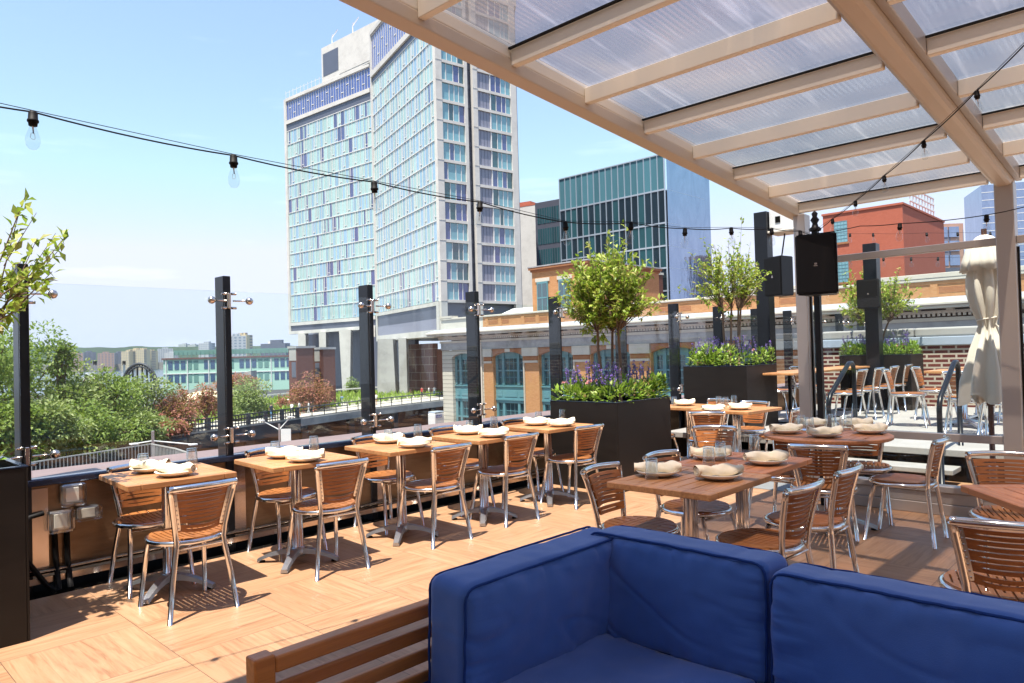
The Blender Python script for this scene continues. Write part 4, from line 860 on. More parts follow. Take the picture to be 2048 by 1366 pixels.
# stilts and undercroft walls
def col(px,d,w0,w1,z1,z0=-12,dy=2.2,mat='concrete_pale'):
    c=uD(px,700,d); m=MB(); vs=[]
    for z,w_ in ((z0,w1),(z1,w0)):
        for sx_,sy in ((-1,-1),(1,-1),(1,1),(-1,1)): vs.append(Vector((c.x,c.y,z))+_r0*sx_*w_/2+Vector((-_r0.y,_r0.x,0))*sy*dy/2)
    m.add(vs,[(0,3,2,1),(4,5,6,7),(0,1,5,4),(1,2,6,5),(2,3,7,6),(3,0,4,7)]); hb(m,'stilt',MT[mat])
col(607,158,1.7,1.3,7.3); col(648,153,1.5,1.3,7.3); col(693,146,2.4,1.1,7.3); col(742,139,2.3,1.3,7.3); col(775,124,2.6,3.6,4.6,-12,4,'concrete_grey'); col(807,121,1.3,1.3,4.6,-12,2.4,'concrete_grey')
def slabpx(name,pa,da,pb,db,z0,z1,mat,th=1.0):
    a,b=uD(pa,700,da),uD(pb,700,db); F=Face((a.x,a.y),(b.x,b.y)); m=MB(); F.box(m,0,F.L,z0,z1,-th,0); hb(m,name,MT[mat]); return F
slabpx('undercroft_wall',612,166,700,158,2,7.3,'panel_slate'); slabpx('undercroft_wall',668,160,760,148,-12,7.2,'panel_slate'); slabpx('undercroft_wall',740,136,830,128,-12,5.4,'panel_slate'); slabpx('block_wall',817,126,866,120,-12,3.6,'block_brown'); slabpx('undercroft_wall',866,121,890,119,-12,2.6,'brick_brown')
m=MB(); prism(m,[(-111,79.8),(-83.3,71.6),(-81.2,87.2),(-95,99),(-112,96)],4.52,5.5); hb(m,'soffit',MT['concrete_pale'])
# ---- orange brick warehouse, cornice and arched windows
YB=42; XL=-49.35; XE=12
wh=empty('brick_warehouse',(-30,42,-12),0,'long orange brick warehouse with white bracketed cornice and teal arched windows','building'); WO=Vector((30,-42,12))
def wb(m,name,mats): o=m.build(name,mats,wh); o.location=WO; return o
m=MB(); m.box((XL+.3,YB+.9,-12),(XE,YB+22,3.6)); wb(m,'rear_body',MT['brick_brown'])
cen=[-46.55]+[-41.08+5.2*k for k in range(10)]; HW=[1.45]+[1.74]*10
ZS=1.05; ZA=1.62; FLR=4.15
def arch(x,hw): return ZS+(ZA-ZS)*math.sqrt(max(0,1-(x/hw)**2*.85))-(ZA-ZS)*.0
edges=[XL]+[v for c,h in zip(cen,HW) for v in (c-h,c+h)]+[XE]
m=MB(); ms=MB(); md=MB()
for i in range(0,len(edges),2):
    a,b=edges[i],edges[i+1]; tgt=ms if (i==0) else m
    if i==2:
        ms.box((a,YB,-12),(-43.95,YB+.9,1.9)); m.box((-43.949,YB+.02,-12),(b,YB+.9,1.9))
    else: tgt.box((a,YB,-12),(b,YB+.9,1.9))
    if i>0 and i<len(edges)-1:
        mid0,mid1=max(a,-43.9)+.12,b-.12
        md.box((mid0-.05,YB-.10,.70),(mid1+.05,YB-.001,.88),1); md.box((mid0,YB-.06,.881),(mid1,YB-.001,1.22),0); md.box((mid0-.1,YB-.16,1.24),(mid1+.1,YB-.001,1.92),1)
for c,h in zip(cen,HW):
    N=12; st=ms if c<-44 else None
    for k in range(N):
        xa=-h+2*h*k/N; xb=xa+2*h/N; za,zb=arch(xa,h),arch(xb,h)
        tg=ms if c<-44 else m; mt=0
        tg.add([(c+xa,YB,za),(c+xb,YB,zb),(c+xb,YB,1.9),(c+xa,YB,1.9)],[(0,1,2,3)]); tg.add([(c+xa,YB,za),(c+xa,YB+.5,za),(c+xb,YB+.5,zb),(c+xb,YB,zb)],[(0,1,2,3)])
        if c>-44: md.add([(c+xa,YB-.02,za+.01),(c+xb,YB-.02,zb+.01),(c+xb,YB-.02,za+.62 if za+.62<1.9 else 1.9),(c+xa,YB-.02,za+.62 if za+.62<1.9 else 1.9)],[(0,1,2,3)],1 if k in (5,6) else 0)
wb(m,'brick_piers',MT['brick_orange']); wb(ms,'stone_corner',MT['stone_block']); wb(md,'pier_capitals',[MT['brick_orange_dark'],MT['stone_pale']])
def archwin(c,h,zb,zt,arc):
    e=MB(); y=YB+.45
    e.box((c-h,y,zb-.05),(c+h,y+.06,zb+.10)); us=[-h,-h*.47,h*.47,h]
    for u,w_ in ((-h+.12,.24),(-h*.50,.26),(h*.50,.26),(h-.12,.24)): e.box((c+u-w_/2,y-.12,zb+.101),(c+u+w_/2,y+.06,(arch(u,h) if arc else zt)+.02))
    e.box((c-h,y-.1,(zb+zt)/2-.07),(c+h,y+.05,(zb+zt)/2+.05)); e.box((c-h,y-.02,zt-.05 if not arc else ZS+.02),(c+h,y+.06,zt+.03 if not arc else ZA+.02))
    for s0,s1 in ((-h+.25,-h*.5-.13),(-h*.5+.13,h*.5-.13),(h*.5+.13,h-.25)):
        n=3 if s1-s0>1 else 2
        for k in range(1,n): e.box((c+s0+(s1-s0)*k/n-.02,y+.02,zb+.1),(c+s0+(s1-s0)*k/n+.02,y+.045,zt))
        for f in (.28,.75): e.box((c+s0,y+.021,zb+(zt-zb)*f-.02),(c+s1,y+.044,zb+(zt-zb)*f+.02))
    o=wb(e,'arched_window' if arc else 'window',MT['teal_paint'])
    g=MB(); g.quad((c-h,y+.055,zb),(c+h,y+.055,zb),(c+h,y+.055,(zb+zt)/2),(c-h,y+.055,(zb+zt)/2)); g.quad((c-h,y+.055,(zb+zt)/2),(c+h,y+.055,(zb+zt)/2),(c+h,y+.055,zt+.1),(c-h,y+.055,zt+.1)); g.build('pane',MT['pane_house'],o)
for c,h in zip(cen,HW):
    archwin(c,h,-1.2,1.35,True); archwin(c,h,-5.35,-2.6,False); archwin(c,h,-9.5,-6.75,False)
    for zb in (-1.25,-5.4):
        e=MB(); e.box((c-h,YB+.3,zb-1.35),(c+h,YB+.5,zb)); e.box((c-h,YB+.22,zb-.02),(c+h,YB+.32,zb+.08)); e.box((c-h,YB+.24,zb-1.15),(c+h,YB+.299,zb-1.02))
        for s0,s1 in ((-h+.25,-h*.5-.13),(-h*.5+.13,h*.5-.13),(h*.5+.13,h-.25)): e.box((c+s0,YB+.27,zb-.85),(c+s1,YB+.299,zb-.35))
        wb(e,'spandrel_panel',MT['teal_paint'])
m=MB(); m.box((XL-.05,YB-.08,1.93),(XE,YB+.9,2.55)); wb(m,'frieze',MT['stone_grey'])
m=MB(); m.box((XL-.12,YB-.16,2.551),(XE,YB+.9,2.74)); m.box((XL-.2,YB-.30,2.95),(XE,YB+.9,3.10)); m.box((XL-.9,YB-1.0,3.19),(XE,YB+.9,3.34)); m.box((XL-1.0,YB-1.1,3.341),(XE,YB+.9,3.50),ch=.04); wb(m,'cornice',MT['stone_pale'])
m=MB(); x=XL-.1
while x<XE: m.box((x,YB-.26,2.80),(x+.13,YB-.10,2.948)); x+=.23
o_=wb(m,'dentil_course',MT['stone_pale']); m=MB(); x=XL-.1
while x<XE: m.box((x,YB-.78,3.02 if False else 3.101),(x+.3,YB-.302,3.188)); x+=1.55
wb(m,'brackets',MT['stone_pale'])
m=MB(); m.add([(XL-.95,YB-1.05,3.505),(XE,YB-1.05,3.505),(XE,YB-.002,3.80),(XL-.95,YB-.002,3.80)],[(0,1,2,3)]); wb(m,'cornice_flashing',MT['flashing'])
m=MB(); m.box((-43.9,YB,3.505),(XE,YB+.6,4.64)); m.box((-43.6,YB-.04,4.48),(XE,YB,4.64)); x=-43.6; k=0
while x<XE: m.box((x,YB-.04,3.81),(x+.35,YB,4.475)); x+=2.6 if k%2 else 1.6; k+=1
wb(m,'parapet',MT['brick_orange']); m=MB(); x=-43.2;k=0
while x<XE-2: wdt=1.9 if k%2==0 else .8; m.box((x,YB-.012,4.0),(x+wdt-.45 if wdt>1 else x+wdt,YB-.001,4.32)); x+=2.6 if k%2 else 1.6; k+=1
wb(m,'parapet_recess',MT['brick_orange_dark'])
m=MB(); m.box((XL,YB,3.505),(-43.901,YB+.6,4.64)); m.box((XL-.1,YB-.1,4.645),(XE,YB+.7,4.80),ch=.03); m.box((XL-.1,YB-.12,4.805),(XL+1.5,YB+.7,5.0)); m.box((-22,YB-.12,4.805),(-17,YB+.7,5.02),ch=.02); m.box((-12.5,YB-.12,4.805),(-5.3,YB+.7,5.05),ch=.02)
wb(m,'parapet_coping',MT['stone_pale']); m=MB(); m.box((-44.2,YB-.14,-12),(-44.05,YB-.02,2.5)); m.box((-39.2,YB-.14,-12),(-39.12,YB-.02,.7)); m.box((-34.0,YB-.14,-12),(-33.92,YB-.02,.7)); wb(m,'downpipe',MT['stone_pale'])
e=empty('brick_penthouse',(-36,48,4),0,'orange brick rooftop block with corbelled top and two teal windows on the warehouse','building'); PO=-Vector((-36,48,4))
m=MB(); m.box((-39,43.0,4.3),(-33.3,53,8.05)); m.build('walls',MT['brick_orange'],e).location=PO; m=MB(); m.box((-39.1,42.9,8.051),(-33.2,53.1,8.22)); m.box((-39.22,42.78,8.221),(-33.08,53.2,8.40)); m.build('corbel',MT['brick_orange_dark'],e).location=PO; m=MB(); m.box((-39.25,42.75,8.401),(-33.05,53.25,8.5)); m.build('coping',MT['stone_grey'],e).location=PO
for xc in (-37.85,-35.55):
    m=MB(); m.box((xc-.58,42.9,4.6),(xc+.58,42.99,7.2)); m.box((xc-.5,42.86,5.85),(xc+.5,42.9,5.95)); m.box((xc-.03,42.87,4.7),(xc+.03,42.9,7.1)); o=m.build('window',MT['teal_paint'],e); o.location=PO
    m=MB(); m.box((xc-.48,42.875,4.75),(xc+.48,42.893,7.05)); m.build('pane',MT['pane_house'],o); m=MB(); m.box((xc-.75,42.93,7.21),(xc+.75,42.999,7.5)); m.build('lintel',MT['stone_pale'],e).location=PO
e=empty('roof_marquee',(-42.5,46,4.2),0,'white pagoda marquee on the warehouse roof in front of the hotel end wall','marquee'); m=MB(); m.add([(-2.6,-2,.35),(2.6,-2,.35),(2.6,2,.35),(-2.6,2,.35),(-1.1,-.6,1.25),(1.1,-.6,1.25),(1.1,.6,1.25),(-1.1,.6,1.25),(-2.6,-2,.1),(2.6,-2,.1),(2.6,2,.1),(-2.6,2,.1)],[(0,1,5,4),(1,2,6,5),(2,3,7,6),(3,0,4,7),(4,5,6,7),(8,9,1,0),(9,10,2,1),(10,11,3,2),(11,8,0,3)]); m.build('roof',MT['white_paint'],e); m=MB()
for x,y in ((-2.5,-1.9),(2.5,-1.9),(2.5,1.9),(-2.5,1.9)): m.box((x-.05,y-.05,-.7),(x+.05,y+.05,.1))
m.build('legs',MT['white_paint'],e)
# ---- dark glass block
gb=empty('glass_office_block',(-80,125,-12),0,'dark teal glass office block with pale mullions and a mirrored side','building'); GO=Vector((80,-125,12))
GL,GC=(-92.3,111.1),(-67.8,111.1); FG=Face(GL,GC); FS=Face(GC,(-67.8,124.5)); ft=[36.6,30.2,24.2,20.1,16.1,12.0,8.0,4.0,0,-4]
def gbb(m,name,mats): o=m.build(name,mats,gb); o.location=GO; return o
m=MB(); m.box((-92.2,111.6,-12),(-68.0,124.4,30.2)); gbb(m,'body',MT['panel_slate'])
n=17; nfs=9
for k in range(len(ft)-1):
    m=MB()
    for i in range(n):
        w_=FG.L/n; FG.quad(m,i*w_,(i+1)*w_,ft[k+1],ft[k],.25,(3 if k==0 else (1 if rh.random()<.3 else 0))); FG.box(m,i*w_-.06,i*w_+.06,ft[k+1],ft[k],.26,.42,2)
    FG.box(m,0,FG.L,ft[k+1]-.14,ft[k+1]+.14,.255,.36,2); FG.box(m,FG.L-.1,FG.L+.1,ft[k+1],ft[k],.26,.44,2)
    if k==0: FG.box(m,0,FG.L,ft[0]-.1,ft[0]+.1,.255,.4,2)
    gbb(m,'glass_band',[MT['pane_dark'],MT['pane_green'],MT['flashing'],MT['pane_tealsky']])
    m=MB(); FS.quad(m,.1,FS.L,ft[k+1]+.03,ft[k]-.03,.2,0); FS.box(m,0,FS.L,ft[k+1]-.03,ft[k+1]+.03,.12,.21,1); gbb(m,'mirror_band',[MT['pane_sky'],MT['flashing']])
m=MB(); FS.box(m,FS.L,FS.L+2.2,-12,35.5,-.5,.2); gbb(m,'edge_fin',MT['pane_sky'])
gy=empty('grey_framed_block',(-97,115,-12),0,'grey framed building with teal window bands left of the dark glass block','building'); Fq=Face((uD(1078,700,150).x,uD(1078,700,150).y),(uD(1132,700,146).x,uD(1132,700,146).y)); m=MB(); Fq.box(m,0,Fq.L,-12,33.2,-8,0); m.build('body',MT['panel_slate'],gy).location=(97,-115,12)
for k in range(8):
    z1=31.9-k*4.35; m=MB()
    for i in range(5): FQ=Fq.L-.8; Fq.quad(m,.6+i*FQ/5,.6+(i+1)*FQ/5-.12,z1-3.3,z1,.05,0); Fq.box(m,.6+(i+.5)*FQ/5-.04,.6+(i+.5)*FQ/5+.04,z1-3.3,z1,.06,.12,1)
    m.build('window_band',[MT['pane_green'],MT['panel_slate']],gy).location=(97,-115,12)
def towermat(name,wall,glass,cw,ch):
    t=NT(name); p=t.pos(); s3=t.n('SeparateXYZ',i_0=p); h=t.math('ADD',s3.outputs[0],t.math('MULTIPLY',s3.outputs[1],.7)); a=t.math('GREATER_THAN',t.math('FRACT',t.math('DIVIDE',h,cw)),.45); b=t.math('GREATER_THAN',t.math('FRACT',t.math('DIVIDE',s3.outputs[2],ch)),.4)
    t.end(t.bsdf(t.mix(t.math('MULTIPLY',a,b),wall,glass),.7))
towermat('tower_red',(.40,.23,.17),(.16,.15,.19),7.,4.2); towermat('tower_sand',(.50,.40,.24),(.20,.18,.17),8.,4.2); towermat('tower_grey',(.42,.42,.43),(.20,.23,.27),6.,4.); towermat('tower_slate',(.14,.15,.20),(.08,.10,.14),9.,5.)
def blk(name,label,pa,da,pb,db,z0,z1,mat,depth=12,cat='building'):
    a,b=uD(pa,700,da),uD(pb,700,db); F=Face((a.x,a.y),(b.x,b.y)); c=F.p(F.L/2,z0,-depth/2); e=empty(name,c,0,label,cat); m=MB(); F.box(m,0,F.L,z0,z1,-depth,0); o=m.build('walls',MT[mat],e); o.location=-c; return e,F,c
e,F,c=blk('white_building','windowless pale building between the hotel and the grey framed block',1036,190,1086,186,-12,40.5,'concrete_pale'); m=MB(); F.box(m,.5,4.5,40.51,42,-5,-1); F.box(m,.2,F.L,40.5,40.9,-.5,0.05); m.build('roof_scaffold',MT['brick_red'],e).location=-c
e,F,c=blk('purple_brick_gable','faded purple brick gable wall behind the first planter tree',1262,118,1330,125,-12,14.6,'brick_brown'); m=MB(); F.box(m,-.2,F.L+.2,14.61,15,-12,.1); m.build('coping',MT['stone_pale'],e).location=-c
# ---- red brick building
rb=empty('red_brick_building',(-24,80,-12),0,'big red brick building with gridded windows seen under the pergola edge','building'); RO=Vector((24,-80,12)); m=MB(); prism(m,[(-27.4,75),(-19.95,75),(-19.95,90.4),(-27.4,90.4)],-12,14.75); m.build('walls',MT['brick_red'],rb).location=RO
m=MB(); m.box((-27.5,74.9,14.751),(-19.85,90.5,14.95)); m.build('coping',MT['brick_red'],rb).location=RO
for (xc,zc) in ((-25.65,12.9),(-25.65,8.85)):
    m=MB(); m.box((xc-.62,74.93,zc-1.05),(xc+.62,74.99,zc+1.05)); o=m.build('window',MT['pane_teal'],rb); o.location=RO; m=MB()
    for k in range(5): m.box((xc-.62+k*.31-.02,74.90,zc-1.05),(xc-.62+k*.31+.02,74.93,zc+1.05))
    for k in range(7): m.box((xc-.62,74.905,zc-1.05+k*.35-.02),(xc+.62,74.929,zc-1.05+k*.35+.02))
    m.build('grid',MT['teal_paint'],o); m=MB(); m.box((xc-.75,74.9,zc-1.28),(xc+.75,74.995,zc-1.07)); m.build('sill',MT['brick_orange_dark'],rb).location=RO
m=MB()
for k in range(9): m.box((-20.4-.0,88-k*1.1,14.95),(-20.3,88.1-k*1.1,17.2+.0)); 
for z in (15.7,16.4,17.1): m.box((-20.42,79,z),(-20.28,88.2,z+.1))
m.build('roof_frame',MT['white_paint'],rb).location=RO
e,F,c=blk('terracotta_tower','distant terracotta and glass apartment tower right of the red brick building',1895,150,1936,150,-12,26.5,'tower_red')
for k in range(7):
    m=MB(); F.box(m,1.1,3.2,5.6+k*3,7.8+k*3,.01,.3); F.box(m,-.6,.9,5.6+k*3,7.8+k*3,.01,.1); m.build('window',MT['pane_sky'],e).location=-c
e,F,c=blk('slate_building','low dark slate building with small windows behind the warehouse parapet',1893,95,1935,95,-12,11.4,'panel_slate')
for k in range(3): m=MB(); F.box(m,.4+k*.95,.8+k*.95,8.8,10.2,.01,.06); m.build('window',MT['pane_sky'],e).location=-c
e,F,c=blk('blue_glass_tower','tall blue mirrored tower at the far right seen through the glazed wall',1975,230,2160,222,-12,52,'pane_sky',20)
m=MB(); 
for k in range(20): F.box(m,0,F.L,2+k*2.5,2.18+k*2.5,.01,.12)
m.build('floor_lines',MT['white_paint'],e).location=-c
m=MB(); p=F.p(2,52,-2); m.tube([p,p+Vector((0,0,14))],.5,6); m.build('crane_mast',MT['highline_steel'],e).location=-c
e,F,c=blk('dark_shed','black rooftop shed behind the airy second tree',1548,70,1584,70,-12,9.6,'panel_slate',3)
# ---- elevated rail park
NE=[(-60,-8),(-63,5),(-67,20),(-71.5,33),(-75,42),(-78.8,52.5),(-83.2,70),(-88,98)]; FEd=[(-108,104),(-116,84),(-116,65),(-111,45),(-104,25),(-98,5),(-95,-8)]
ZD=-5.2
m=MB(); prism(m,NE+FEd,ZD-.5,ZD); struct('park_deck',m,MT['park_path'])
hl=empty('elevated_railway',(-75,42,-12),0,'old elevated railway viaduct turned into a planted park, with dark lattice rail and concrete edge','viaduct'); LO=Vector((75,-42,12))
def hlb(m,name,mat): o=m.build(name,MT[mat],hl); o.location=LO; return o
def along(P,step):
    out=[];acc=0
    for a,b in zip(P,P[1:]):
        a=Vector((*a,0));b=Vector((*b,0)); L=(b-a).length; t=acc
        while t<L: out.append((a.lerp(b,t/L),(b-a).normalized())); t+=step
        acc=t-L
    return out
near2=NE[4:]; near1=NE[:5]
m=MB()
for a,b in zip(near2,near2[1:]): m.bar((*a,ZD-.62),(*b,ZD-.62),.5,.85)
hlb(m,'concrete_edge','concrete_grey')
m=MB()
for a,b in zip(near1,near1[1:]): m.bar((*a,ZD-.95),(*b,ZD-.95),.5,1.5)
hlb(m,'steel_girder','highline_steel')
m=MB()
for a,b in zip(near1,near1[1:]):
    for z in (ZD+.25,ZD+.68,ZD+1.1): m.bar((*a,z),(*b,z),.10,.12)
for p,d in along(near1,.42): m.bar(p+Vector((0,0,ZD)),p+Vector((0,0,ZD+1.1)),.07,.07,up=Vector((1,0,0)))
for p,d in along(near1,2.6): m.box((p.x-.18,p.y-.18,ZD),(p.x+.18,p.y+.18,ZD+1.18))
hlb(m,'lattice_rail','highline_steel')
m=MB()
for a,b in zip(near2,near2[1:]):
    m.tube([(*a,ZD+1.08),(*b,ZD+1.08)],.075,6)
    for z in (ZD+.4,ZD+.72): m.tube([(*a,z),(*b,z)],.03,5)
for p,d in along(near2,2.25): m.tube([p+Vector((0,0,ZD-.1)),p+Vector((0,0,ZD+1.05))],.06,5)
hlb(m,'pipe_rail','highline_steel')
m=MB(); ff=[(x,y) for x,y in FEd[::-1]]
for a,b in zip(ff[2:],ff[3:]): m.bar((a[0]+9,a[1],ZD+1.3),(b[0]+9,b[1],ZD+1.3),.25,.22)
hlb(m,'far_rail','white_paint')
m=MB()
for p,d in along(NE,9): m.box((p.x-1.6,p.y-.4,-12),(p.x-.9,p.y+.4,ZD-.5))
hlb(m,'column','highline_steel'); m=MB(); 
for a,b in zip(NE,NE[1:]): m.bar((a[0]-3,a[1],-9),(b[0]-3,b[1],-9),.4,6.4)
hlb(m,'under_wall','rust_steel')
rg=random.Random(77)
m=MB()
for k in range(7000):                                              # meadow planting
    t_=rg.random(); i=min(5,int(t_*6)); f=t_*6-i; a=Vector((*NE[i+1],0)).lerp(Vector((*NE[i+2],0)) if i<5 else Vector((*NE[7],0)),f); b=a+Vector((-1,.2,0))*rg.uniform(5,30)
    if b.y>80: continue
    leaf(m,Vector((b.x,b.y,ZD+rg.uniform(0,.25))),Vector((rg.uniform(-.5,.5),rg.uniform(-.5,.5),1)),rv(rg),rg.uniform(.5,1.1),.28)
o=m.build('meadow_grass',MT['leaf_grass']); tag(o,'bright green meadow planting on the elevated park','grass',kind='stuff')
def far_tree(px,py,d,rx,rz_,mat,label,n,seed,L=.30,trunk=True,kind='park_tree'):
    r=random.Random(seed); c=uD(px,py,d); e=empty(kind,(c.x,c.y,ZD),0,label,'tree','trees of the elevated park'); cz=c.z-ZD; m=MB(); br=MB()
    lob=[]
    for k in range(15):
        v=rv(r).normalized(); q=r.uniform(.25,.85); lob.append((Vector((v.x*rx*q,v.y*rx*q,cz+v.z*rz_*q)),r.uniform(.30,.50)*rx,r.uniform(.28,.46)*rz_))
    for k in range(n):
        c0,ra,rb_=lob[k%15]; v=rv(r).normalized()*r.uniform(.55,1.08); p=c0+Vector((v.x*ra,v.y*ra,v.z*rb_))
        if p.z<.2: p.z=r.uniform(.2,.8)
        leaf(m,p,v+rv(r)*.8,Vector((0,0,1))+rv(r)*.8,L*r.uniform(.6,1.3),L*r.uniform(.4,.7))
    m.build('crown',MT[mat],e); br.tube([(0,0,-.3),(0,0,cz*.4),(.1,.1,cz*.8)],[.22,.16,.08],6); 
    br.build('trunk',MT['bark'],e); br=MB()
    for c0,ra,rb_ in lob[::2]: br.tube([(0,0,cz*.35),c0*.6+Vector((0,0,cz*.2)),c0],[.09,.06,.03],5)
    br.build('limbs',MT['bark'],e)
GT_=[(25,735,55,4.0,3.9,'leaf_green','tall bright green tree at the left behind the first screen post'),(-70,760,48,4.6,4.6,'leaf_green','green tree at the extreme left edge behind the near planter foliage'),(112,785,58,3.7,3.9,'leaf_olive','grey-green tree with a pointed top right of the first screen post'),(122,712,57.5,.75,1.9,'leaf_olive','thin spire of foliage rising highest right of the first post'),
(205,812,62,3.8,3.2,'leaf_green','rounded green tree below the distant brick apartment slabs'),(288,822,66,3.2,3.1,'leaf_olive','green tree in front of the black steel arch'),(85,862,50,3.3,2.3,'leaf_olive','lower shrubby tree above the leftmost small table'),(185,866,54,3.2,2.2,'leaf_green','lower green tree behind the napkins reflected in the screen'),(18,860,47,3.2,2.6,'leaf_green','low tree at the left beside the first screen post foot'),(272,868,60,2.6,1.8,'leaf_olive','low olive shrub just left of the red-leaved tree'),
(508,806,84,3.2,2.7,'leaf_olive','solitary olive-green tree right of the second screen post'),(470,836,80,1.8,1.1,'leaf_olive','small bushy tree at the foot of the second screen post'),(600,826,93,2.0,.9,'leaf_green','low green bush under the big red tree'),(700,775,127,1.7,1.9,'leaf_green','small green tree on the terrace between the hotel stilts')]
for i,a in enumerate(GT_): far_tree(*a[:6],a[6],int(3800*min(1,(a[3]/3.4)**2)+500),100+i,.34)
RT_=[(350,818,68,2.9,2.5,'leaf_red','large dark red tree left of the second screen post'),(338,862,64,2.2,1.2,'leaf_red','low red foliage under the large dark red tree'),(412,806,73,1.7,1.7,'leaf_red','small red tree half behind the second screen post'),(470,772,92,2.9,2.1,'leaf_red','red tree in front of the pale green pier building'),(618,790,92,3.5,3.1,'leaf_red','big red tree in front of the twin brick shafts'),(568,815,93,1.5,1.6,'leaf_red','smaller red tree left of the big red one')]
for i,a in enumerate(RT_): far_tree(*a[:6],a[6],int(3600*min(1,(a[3]/3.)**2)+400),200+i,.30)
# twin brick shafts
for (px,d,w_,l_,zt_,lb) in ((593,93,2.1,2.6,2.95,'left of the twin weathered brick shafts beside the hotel stilts'),(640,96,2.1,2.3,2.75,'right of the twin weathered brick shafts beside the hotel stilts')):
    c=uD(px,700,d); e=empty('brick_shaft',(c.x,c.y,-12),0,lb,'shaft','twin brick shafts'); m=MB(); m.box((-w_,0,0),(0,l_,zt_+12)); m.build('brickwork',MT['brick_brown'],e); m=MB(); m.box((-w_-.12,-.12,zt_+12.01),(.12,l_+.12,zt_+12.3)); m.build('cap',MT['stone_grey'],e); m=MB(); m.box((-w_*.6,-.05,zt_+8.2),(-w_*.1,-.002,zt_+10.2)); m.build('louvre',MT['panel_slate'],e); m=MB(); m.box((-w_*.9,-.04,zt_+10.4),(-w_*.05,-.003,zt_+11.95)); m.build('worn_render',MT['concrete_grey'],e)
# pier building
a,b=uD(326,700,318),uD(640,700,330); F=Face((a.x,a.y),(b.x,b.y)); c=F.p(F.L/2,-13,-10); e=empty('pier_shed',c,0,'long pale green two-storey pier building with blue windows on the river','building'); m=MB(); F.box(m,0,F.L,-13,3.0,-25,0); m.build('walls',MT['pier_green'],e).location=-c
m=MB(); F.box(m,-.6,F.L,3.01,3.7,-25,.6); m.build('eave',MT['roof_maroon'],e).location=-c; m=MB()
for k in range(40): F.box(m,2+k*1.9,2.25+k*1.9,3.71,6.6,-9,-8.8); 
F.box(m,2,F.L,5.0,7.2,-16,-9.01); m.build('roof_trellis',MT['pier_roof'],e).location=-c
u=2.0;k=0
while u<F.L-4:
    for z in (-1.6,-7.4):
        m=MB(); F.box(m,u,u+1.9,z,z+4.0,.01,.12); m.build('window',MT['pane_pier'] if k%5<3 else MT['pier_roof'],e).location=-c
    u+=2.7 if k%5!=4 else 4.4; k+=1
m=MB(); 
for k in range(int(F.L/9)): F.box(m,1+k*9,1.35+k*9,-13,3,.13,.35)
F.box(m,0,F.L,-3.6,-3.2,.01,.3); m.build('pilasters',MT['white_paint'],e).location=-c
c=uD(410,780,150); e=empty('salt_dome',(c.x,c.y,-12),0,'low cream dome roof behind the red trees','roof'); m=MB(); m.lathe([(7,0),(7,4),(6,5.6),(3.8,6.9),(0,7.6)],n=28); m.build('shell',MT['dome_cream'],e)
c=uD(420,765,180); e=empty('grey_shed',(c.x,c.y,-12),0,'dark grey wedge roof in front of the pier building','roof'); m=MB(); m.add([(-8,-7,0),(8,7,0),(5,10,0),(-11,-4,0),(-8,-7,5),(8,7,11),(5,10,11),(-11,-4,5)],[(0,1,5,4),(4,5,6,7),(2,3,7,6),(1,2,6,5),(3,0,4,7)]); m.build('walls',MT['concrete_grey'],e)
# steel pier arch
a,b=uD(243,745,150),uD(316,745,150); ce=(a+b)/2; e=empty('pier_arch',(ce.x,ce.y,-12),0,'black semicircular steel pier gateway arch rising from the trees','arch'); dr=(b-a).normalized(); hw=(b-a).length/2; z0=-.6+12; m=MB(); A1=[];A2=[]
for k in range(21):
    g=PI*k/20; A1.append(dr*(-math.cos(g)*hw)+Vector((0,0,z0-3.5+5.6*math.sin(g)))); A2.append(dr*(-math.cos(g)*(hw-.55))+Vector((0,0,z0-3.5+5.0*math.sin(g))))
m.tube(A1,.30,6); m.tube(A2,.2,6)
for p,q in zip(A1,A2): m.tube([p,q],.14,4)
m.build('arch_truss',MT['highline_steel'],e); m=MB()
for k in range(3,18,2): m.tube([A2[k],Vector((A2[k].x,A2[k].y,2))],.2,5)
m.tube([A2[2],A2[18]],.13,5); m.build('uprights',MT['highline_steel'],e)
# far bank
def strip(name,d0,ys,z0,mat,kind='structure',x0=-60,x1=640,n=120,seed=1):
    m=MB(); T_=[];B_=[]
    for k in range(n+1):
        px=x0+(x1-x0)*k/n; y=ys(px)+3.5*noise.noise(Vector((px*.02,seed,0)))+1.2*noise.noise(Vector((px*.09,seed,0))); p=uD(px,y,d0); q=uD(px,y,d0*1.12); T_.append((p,q)); 
    vs=[]
    for p,q in T_: vs+= [Vector((p.x,p.y,z0)),p,Vector((q.x,q.y,p.z*1.02)),Vector((q.x,q.y,z0))]
    m.add(vs,[(i*4+j,(i+1)*4+j,(i+1)*4+j+1,i*4+j+1) for i in range(n) for j in range(3)]); return struct(name,m,MT[mat],kind)
simple('hill_green',(.07,.12,.055),.9,0,.5,.02,co='pos'); simple('shore_brown',(.22,.2,.18),.9,0,.4,.03,co='pos')
strip('hills',2500,lambda x:695-.004*x,-14,'hill_green',seed=3); strip('far_shore',1850,lambda x:731-.018*x,-14,'shore_brown',seed=5)
